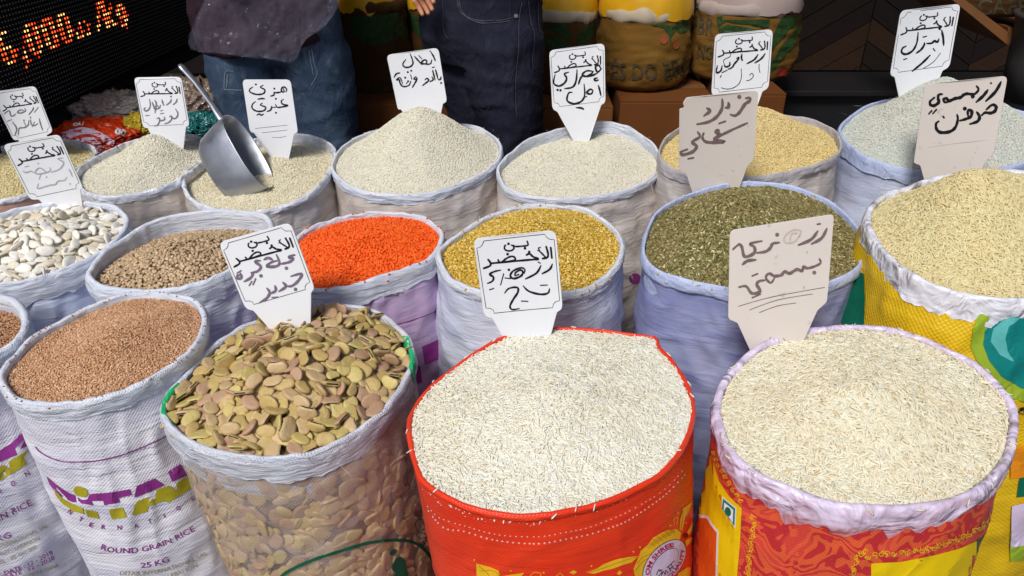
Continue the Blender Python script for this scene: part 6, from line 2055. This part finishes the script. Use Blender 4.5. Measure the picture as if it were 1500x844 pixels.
def fused(name, lofts, caps, mat, parent, wr, wf, seed, tilt=0.0, z_lo=0.0, vox=0.011):
    """several tapering volumes melted into one continuous surface"""
    V, F = [], []
    sg = 20
    for lf in lofts:
        b = len(V)
        for c, rx, ry in lf:
            for k in range(sg):
                a = 2 * math.pi * k / sg
                V.append(c + Vector((rx * math.cos(a), ry * math.sin(a), tilt * rx * math.cos(a) * (1 if abs(c.z - z_lo) < 0.07 else 0))))
        n = len(lf)
        for j in range(n - 1):
            for k in range(sg):
                F.append((b + j * sg + k, b + j * sg + (k + 1) % sg, b + (j + 1) * sg + (k + 1) % sg, b + (j + 1) * sg + k))
        F.append(tuple(b + k for k in range(sg))[::-1]); F.append(tuple(b + (n - 1) * sg + k for k in range(sg)))
    for cp in caps:
        b = len(V)
        n = len(cp)
        for i, (c, r) in enumerate(cp):
            t_ = (cp[min(n - 1, i + 1)][0] - cp[max(0, i - 1)][0]).normalized()
            a1 = t_.cross(Vector((0, 1, 0.01))).normalized(); a2 = t_.cross(a1)
            for k in range(sg):
                a = 2 * math.pi * k / sg
                V.append(c + a1 * (r * math.cos(a)) + a2 * (r * math.sin(a)))
        for j in range(n - 1):
            for k in range(sg):
                F.append((b + j * sg + k, b + j * sg + (k + 1) % sg, b + (j + 1) * sg + (k + 1) % sg, b + (j + 1) * sg + k))
        F.append(tuple(b + k for k in range(sg))[::-1]); F.append(tuple(b + (n - 1) * sg + k for k in range(sg)))
    me = bpy.data.meshes.new(name)
    me.from_pydata([tuple(v) for v in V], [], F)
    bm = bmesh.new(); bm.from_mesh(me); bmesh.ops.recalc_face_normals(bm, faces=bm.faces); bm.to_mesh(me); bm.free()
    o = bpy.data.objects.new(name, me)
    C.objects.link(o)
    rm = o.modifiers.new('r', 'REMESH'); rm.mode = 'VOXEL'; rm.voxel_size = vox
    sm = o.modifiers.new('s', 'SMOOTH'); sm.factor = 0.6; sm.iterations = 9
    bpy.context.view_layer.update()
    m2 = bpy.data.meshes.new_from_object(o.evaluated_get(bpy.context.evaluated_depsgraph_get()))
    bpy.data.objects.remove(o)
    for v in m2.vertices:
        c = v.co
        r = 1 - abs(noise.noise(Vector((c.x * wf[0] + seed, c.y * wf[1] + c.z * 3, c.z * wf[2]))) * 2.2)
        r2 = 1 - abs(noise.noise(Vector((c.x * wf[0] * 2 + c.z * 5, c.y * wf[1], c.z * wf[2] * 2.2 + seed))) * 2.4)
        v.co = c + v.normal * wr * (max(0, r) ** 2 + 0.45 * max(0, r2) ** 2 - 0.4)
    m2.materials.clear(); m2.materials.append(mat); m2.shade_smooth()
    o2 = bpy.data.objects.new(name, m2)
    C.objects.link(o2)
    o2.parent = parent
    o2.matrix_parent_inverse = Matrix.Translation(-parent.location)
    return o2
def person(label, hx_, hy, lean, hw, jean, shirt, hem, legs_r, armL, armR, seed, hem_tilt=0.0):
    legs = [tuple(q[0] for q in lg) for lg in legs_r]
    """hips at (hx_, hy); legs: (hip, knee, ankle) for both; hem: lower edge of the shirt"""
    root = thing('person', label, 'person', (hx_, hy, 0.0), 'men standing behind the back row')
    top = Vector((hx_ + lean, hy - 0.02, 0))
    J = {'pelvis': ((hx_, hy, 1.02), (0.085, 0.07)), 'waist': ((hx_ + lean * 0.4, hy, 1.12), (0.11, 0.085)), 'chest': ((top.x, top.y, 1.32), (0.15, 0.105)), 'sh': ((top.x, top.y, 1.45), (0.10, 0.08)), 'neck': ((top.x, top.y - 0.01, 1.54), 0.055), 'head0': ((top.x, top.y - 0.03, 1.62), 0.075), 'head1': ((top.x, top.y - 0.03, 1.71), 0.095), 'head2': ((top.x, top.y - 0.02, 1.78), 0.07)}
    Ed = [('pelvis', 'waist'), ('waist', 'chest'), ('chest', 'sh'), ('sh', 'neck'), ('neck', 'head0'), ('head0', 'head1'), ('head1', 'head2')]
    for s, arm in (('l', armL), ('r', armR)):
        prev = 'sh'
        for k, (p_, r_) in enumerate(arm):
            J['arm%s%d' % (s, k)] = (p_, r_)
            Ed.append((prev, 'arm%s%d' % (s, k)))
            prev = 'arm%s%d' % (s, k)
    for s, lg in zip('lr', legs):
        J['hip' + s] = (lg[0], 0.065); J['knee' + s] = (lg[1], 0.055); J['ank' + s] = (lg[2], 0.04); J['toe' + s] = ((lg[2][0], lg[2][1] - 0.14, 0.035), 0.035)
        Ed += [('pelvis', 'hip' + s), ('hip' + s, 'knee' + s), ('knee' + s, 'ank' + s), ('ank' + s, 'toe' + s)]
    skin_body('body', J, Ed, M_skin, root)
    caps = []
    for (h_, hr), (k_, kr), (a_, ar) in legs_r:
        h_, k_, a_ = Vector(h_), Vector(k_), Vector(a_)
        caps.append([(h_ + Vector((0, 0, 0.06)), hr * 0.9), (h_, hr), (h_.lerp(k_, 0.35), hr * 0.66 + kr * 0.36), (k_, kr), (k_.lerp(a_, 0.5), kr * 0.93), (a_ + Vector((0, 0, 0.03)), kr * 0.84)])
    tr = fused('jeans', [[(Vector((hx_, hy, z_)), hw * f_, d_) for z_, f_, d_ in ((0.90, 0.72, 0.10), (0.96, 0.95, 0.135), (1.03, 1.0, 0.145), (1.10, 0.95, 0.135), (1.17, 0.90, 0.125))]], caps, jean, root, 0.007, (7, 7, 12), seed)
    for s, lg in zip('lr', legs):
        a_ = Vector(lg[2])
        tube('shoe', [a_ + Vector((0, 0.06, -0.03)), a_ + Vector((0, 0, -0.03)), a_ + Vector((0, -0.12, -0.04)), a_ + Vector((0, -0.19, -0.045))], [0.035, 0.048, 0.046, 0.025], M_shoe, root, 14, 0.8)
    sh_lofts = [[(Vector((hx_ + lean, hy - 0.01, z_)), hw * f_, d_) for z_, f_, d_ in ((hem, 0.99, 0.150), (hem + 0.06, 1.05, 0.165), (hem + 0.2, 1.05, 0.165), (1.38, 1.0, 0.14), (1.47, 0.7, 0.10), (1.52, 0.3, 0.07))]]
    sc_ = []
    for arm in (armL, armR):
        m_ = Vector(arm[0][0]).lerp(Vector(arm[1][0]), 0.8)
        sc_.append([(Vector((top.x, top.y, 1.44)), 0.07), (Vector(arm[0][0]), 0.068), (m_, 0.060)])
    fused('shirt', sh_lofts, sc_, shirt, root, 0.008, (5, 5, 8), seed + 3, tilt=hem_tilt, z_lo=hem)
    skin_body('hair', {'a': ((top.x, top.y + 0.01, 1.74), 0.095), 'b': ((top.x, top.y + 0.03, 1.66), 0.07)}, [('a', 'b')], M_hair, root)
    sf = Surf([v.co for v in tr.data.vertices], [tuple(q.vertices) for q in tr.data.polygons])
    return root, sf
def hand(parent, wrist, tip_dir, side, size=0.085, spread=(0.0, 0.02, 0.04, 0.06)):
    """palm and five separate bent fingers"""
    w = Vector(wrist); d = Vector(tip_dir).normalized(); s = Vector(side).normalized(); n = d.cross(s).normalized()
    J = {'w': (tuple(w), 0.026), 'p': (tuple(w + d * size * 0.5), (0.034, 0.016)), 'k': (tuple(w + d * size), (0.036, 0.014))}
    skin_body('palm', J, [('w', 'p'), ('p', 'k')], M_skin, parent)
    for i, L in enumerate((0.062, 0.072, 0.068, 0.054)):
        b = w + d * size * 0.95 + s * (0.028 - i * 0.0185)
        J = {'a': (tuple(b), 0.0095), 'b': (tuple(b + d * L * 0.5 + n * 0.004), 0.0088), 'c': (tuple(b + d * L * 0.8 + n * 0.016), 0.008), 'e': (tuple(b + d * L * 0.95 + n * 0.028), 0.0068)}
        skin_body('finger', J, [('a', 'b'), ('b', 'c'), ('c', 'e')], M_skin, parent)
    b = w + d * size * 0.3 + s * 0.030
    J = {'a': (tuple(b), 0.012), 'b': (tuple(b + s * 0.024 + d * 0.022), 0.0105), 'c': (tuple(b + s * 0.034 + d * 0.052 + n * 0.006), 0.0085)}
    skin_body('thumb', J, [('a', 'b'), ('b', 'c')], M_skin, parent)

# man in blue jeans
def X(px, py, y):
    return on_y(px, py, y).x
y1 = 2.56
hx1 = X(412, 95, y1)
r1_, jsf = person('man in blue jeans and dark shirt behind the scoop, plastic bag in front', hx1, y1, -0.03, 0.222, M_jean_b, M_shirt, 0.95,
       [(((X(362, 130, y1), y1, 0.90), 0.125), ((X(396, 215, y1), y1 - 0.03, 0.50), 0.095), ((X(400, 215, y1), y1, 0.08), 0.07)), (((X(464, 120, y1), y1 + 0.02, 0.90), 0.125), ((X(484, 215, y1), y1, 0.50), 0.098), ((X(492, 215, y1), y1 + 0.04, 0.08), 0.07))],
       [((hx1 - 0.22, y1, 1.40), 0.05), ((hx1 - 0.27, y1 - 0.03, 1.22), 0.042), ((hx1 - 0.10, y1 - 0.25, 1.24), 0.03)],
       [((hx1 + 0.20, y1, 1.40), 0.05), ((hx1 + 0.25, y1 - 0.03, 1.22), 0.042), ((hx1 + 0.12, y1 - 0.25, 1.24), 0.03)], 2.0, 0.10)
hand(r1_, (hx1 - 0.11, y1 - 0.24, 1.225), (0.7, -0.6, -0.1), (0, 0, 1))
hand(r1_, (hx1 + 0.13, y1 - 0.24, 1.225), (-0.7, -0.6, -0.1), (0, 0, 1))
Mst = ink('pale_blue_stitch', (0.20, 0.24, 0.30), 0.2)
p = Print(jsf, 0.003)
Z = lambda pts: zc(260, 0, 3.518, pts)
for st in ([(243, 460), (248, 370), (290, 368)], [(243, 460), (330, 465)], [(258, 380), (255, 450)], [(690, 250), (705, 330), (720, 380), (690, 440)], [(675, 255), (692, 340), (700, 385)]):
    p.stroke(Z(st), 0.8)
p.done('stitching', Mst, r1_)
# man in black jeans
y2 = 2.56
hx2 = X(706, 40, y2)
r2_, jsf = person('man in black jeans behind the tall rice mound, his fingers at the left hip', hx2, y2, 0.0, 0.205, M_jean_k, M_shirt, 1.15,
       [(((X(668, 60, y2 + 0.08), y2 + 0.08, 0.97), 0.125), ((X(712, 200, y2 + 0.08), y2 + 0.08, 0.60), 0.098), ((X(722, 215, y2 + 0.08), y2 + 0.10, 0.08), 0.075)), (((X(733, 55, y2), y2 - 0.03, 0.98), 0.145), ((X(752, 200, y2), y2 - 0.03, 0.60), 0.102), ((X(758, 215, y2), y2, 0.08), 0.078))],
       [((hx2 - 0.20, y2, 1.42), 0.05), ((hx2 - 0.32, y2 - 0.06, 1.24), 0.042), (tuple(on_y(588, -42, y2 - 0.20)), 0.03)],
       [((hx2 + 0.20, y2, 1.42), 0.05), ((hx2 + 0.30, y2 + 0.03, 1.24), 0.042), ((hx2 + 0.27, y2 - 0.08, 1.17), 0.03)], 5.0)
hand(r2_, tuple(on_y(590, -42, y2 - 0.20)), on_y(640, 18, y2 - 0.16) - on_y(598, -38, y2 - 0.2), (0.6, -0.2, 0.8), 0.075)
hand(r2_, (hx2 + 0.27, y2 - 0.08, 1.15), (-0.1, -0.3, 0.9), (0, -1, 0))
M_blst = ink('dark_seam', (0.008, 0.008, 0.016), 0.2)
M_blst2 = ink('lighter_seam', (0.075, 0.075, 0.11), 0.2)
Z = lambda pts: zc(500, 0, 3.516, pts)
for m_, w_, off, dx in ((M_blst, 1.3, 0.002, 0), (M_blst2, 0.7, 0.004, 5)):
    p = Print(jsf, off)
    for st in ([(592, -20), (600, 30), (620, 68), (660, 92), (730, 105), (800, 102), (860, 90), (893, 78)], [(600, -20), (610, 30), (630, 72), (670, 102), (740, 118), (820, 114), (880, 98)], [(920, 10), (908, 100), (905, 250), (890, 420), (895, 600)], [(520, 0), (522, 80), (525, 150), (545, 190)],
               [(955, 0), (965, 100), (985, 180), (975, 300), (985, 350), (1040, 368)], [(1005, 10), (1010, 150), (1050, 170)]):
        p.stroke(Z([(a + dx, b + dx) for a, b in st]), w_)
    p.done('seam', m_, r2_)
p = Print(jsf, 0.006); p.disc(*Z([(896, 84)])[0], 3.2, seg=12); p.done('rivet', plain('rivet_metal', (0.35, 0.33, 0.30), 0.3, 0.5, metal=0.8), r2_)

# clear plastic bag hanging in front of the first man
t = NT('clear_plastic_bag')
n = t.noise(12, 5, t.vec((1, 1, 0.6)), 0.6, 1.6)
vo = t.n('ShaderNodeTexVoronoi', i_Scale=9.0); vo.feature = 'DISTANCE_TO_EDGE'
nn = t.noise(6, 3, t.vec(), col=True)
mx = t.n('ShaderNodeMixRGB', i_Fac=0.3); t.l(t.vec((1, 1, 0.7)), mx.inputs[1]); t.l(nn, mx.inputs[2]); t.l(mx.outputs[0], vo.inputs[0])
b = t.bump(n, 0.8, 0.03); b = t.bump(vo.outputs[0], 0.5, 0.02, b)
b = t.bump(t.ridged(7.0, t.vec((1, 1, 0.7), (0.2, 0.9, 0.4)), 3), 0.8, 0.02, b)
M_bag = t.set((0.20, 0.18, 0.26), 0.06, 1.0, b, alpha=t.ramp(n, [(0.42, (0.10,) * 3), (0.75, (0.28,) * 3)]))
yb = y1 - 0.30
q = [(330, -90), (302, -4), (290, 22), (278, 70), (330, 80), (390, 86), (430, 92), (446, 60), (478, 36), (500, -8), (500, -90)]
q = [tuple(a) for a in catmull(q, 60, True)]
rr = delaunay_2d_cdt([Vector(a) for a in q] + [Vector((x + 2 * (y % 2), y)) for x in range(285, 495, 5) for y in range(-82, 88, 5)], [(i, (i + 1) % 60) for i in range(60)], [], 1, 1e-5)
V, F = [], []
cxx, cyy = 390, 0
for sgn in (-1, 1):
    b0_ = len(V)
    for a in rr[0]:
        ed = min(math.dist(a, z_) for z_ in q[::2])
        pt = on_y(a.x, a.y, yb)
        pt.y += sgn * min(0.03, ed / 60 * 0.03) + 0.016 * fbm(a.x * 0.02, a.y * 0.02, sgn) + 0.007 * max(0, 1 - 4 * abs(noise.noise(Vector((a.x * 0.035 + a.y * 0.03, a.y * 0.012, sgn * 3)))))
        V.append(pt)
    for f in rr[2]:
        F.append([b0_ + i for i in (f if sgn < 0 else f[::-1])])
bagm = mesh_obj('clear_plastic_bag', V, F, M_bag)
tag(bagm, 'clear glossy plastic bag hanging in front of the man in blue jeans', 'plastic bag')
origin_to(bagm, on_y(390, 40, yb))
# loose threads at the frayed sacks
M_thr = plain('loose_thread', (0.70, 0.73, 0.80), 0.6)
for key, n_, sd_ in (('B5', 22, 1), ('B4', 12, 2), ('M4', 14, 3), ('M3', 10, 4), ('F2', 8, 5), ('B7', 8, 6)):
    S = SK[key]
    rn = random.Random(sd_)
    V, F = [], []
    for _ in range(n_):
        i = rn.randrange(S['N'])
        p0 = S['rim'][i] + S['outd'][i] * (0.012) + Vector((0, 0, rn.uniform(-0.03, 0.004)))
        dv = (S['outd'][i] * rn.uniform(0.1, 0.8) + Vector((rn.uniform(-0.6, 0.6), rn.uniform(-0.6, 0.6), rn.uniform(-1.2, 0.5)))).normalized()
        L = rn.uniform(0.008, 0.035)
        c1 = p0 + dv * L * 0.5 + Vector((rn.uniform(-1, 1), rn.uniform(-1, 1), rn.uniform(-1, 1))) * 0.004
        c2 = p0 + dv * L + Vector((0, 0, -0.006))
        w_ = 0.0005
        b = len(V)
        for c_ in (p0, c1, c2):
            V += [c_ + Vector((w_, 0, 0)), c_ + Vector((-w_ * 0.5, w_, 0)), c_ + Vector((-w_ * 0.5, -w_ * 0.3, w_))]
        for a in range(2):
            for k in range(3):
                F.append((b + a * 3 + k, b + a * 3 + (k + 1) % 3, b + a * 3 + 3 + (k + 1) % 3, b + a * 3 + 3 + k))
    o = mesh_obj('loose_threads', V, F, M_thr, S['root'])
    o['kind'] = 'stuff'

# a few grains spilled on the rims
def spill(key, L, W_, n_, mat, seed):
    S = SK[key]
    rn = random.Random(seed)
    V, F = [], []
    for _ in range(n_ * 6):
        if len(F) >= n_ * 12:
            break
        i = rn.randrange(S['N'])
        q = S['rim'][i] + S['outd'][i] * rn.uniform(-0.004, 0.016)
        h, nn, k, d = S['rims'].t.ray_cast(Vector((q.x, q.y, q.z + 0.1)), Vector((0, 0, -1)))
        if h is None or h.z < q.z - 0.03:
            continue
        if nn.z < 0:
            nn = -nn
        m = Matrix.Translation(h + nn * W_ * 0.4) @ frame_from(nn, rn.uniform(0, 6.28), 0, 0)
        b = len(V)
        for x in (-0.3, 0.3):
            for a in range(3):
                V.append(m @ Vector((x * L, W_ * 0.5 * math.cos(a * 2.094), W_ * 0.5 * math.sin(a * 2.094))))
        V.append(m @ Vector((-L / 2, 0, 0))); V.append(m @ Vector((L / 2, 0, 0)))
        for a in range(3):
            a2 = (a + 1) % 3
            F += [(b + a, b + a2, b + 3 + a2, b + 3 + a), (b + 6, b + a2, b + a), (b + 7, b + 3 + a, b + 3 + a2)]
    if F:
        o = mesh_obj('spilled_grains', V, F, mat, S['heap_obj'])
        o['kind'] = 'stuff'
spill('F3', 0.013, 0.0028, 16, M_rice_a, 1)
spill('F4', 0.015, 0.0032, 22, M_rice_b, 2)
spill('F1', 0.004, 0.0028, 60, M_brown, 3)
spill('M6', 0.013, 0.003, 16, M_rice_c, 4)
spill('M3', 0.0055, 0.004, 26, M_orange, 5)
spill('M4', 0.006, 0.004, 26, M_bulg, 6)
spill('M5', 0.009, 0.0034, 26, M_freek, 7)
spill('B4', 0.006, 0.0034, 26, M_rice_d, 8)
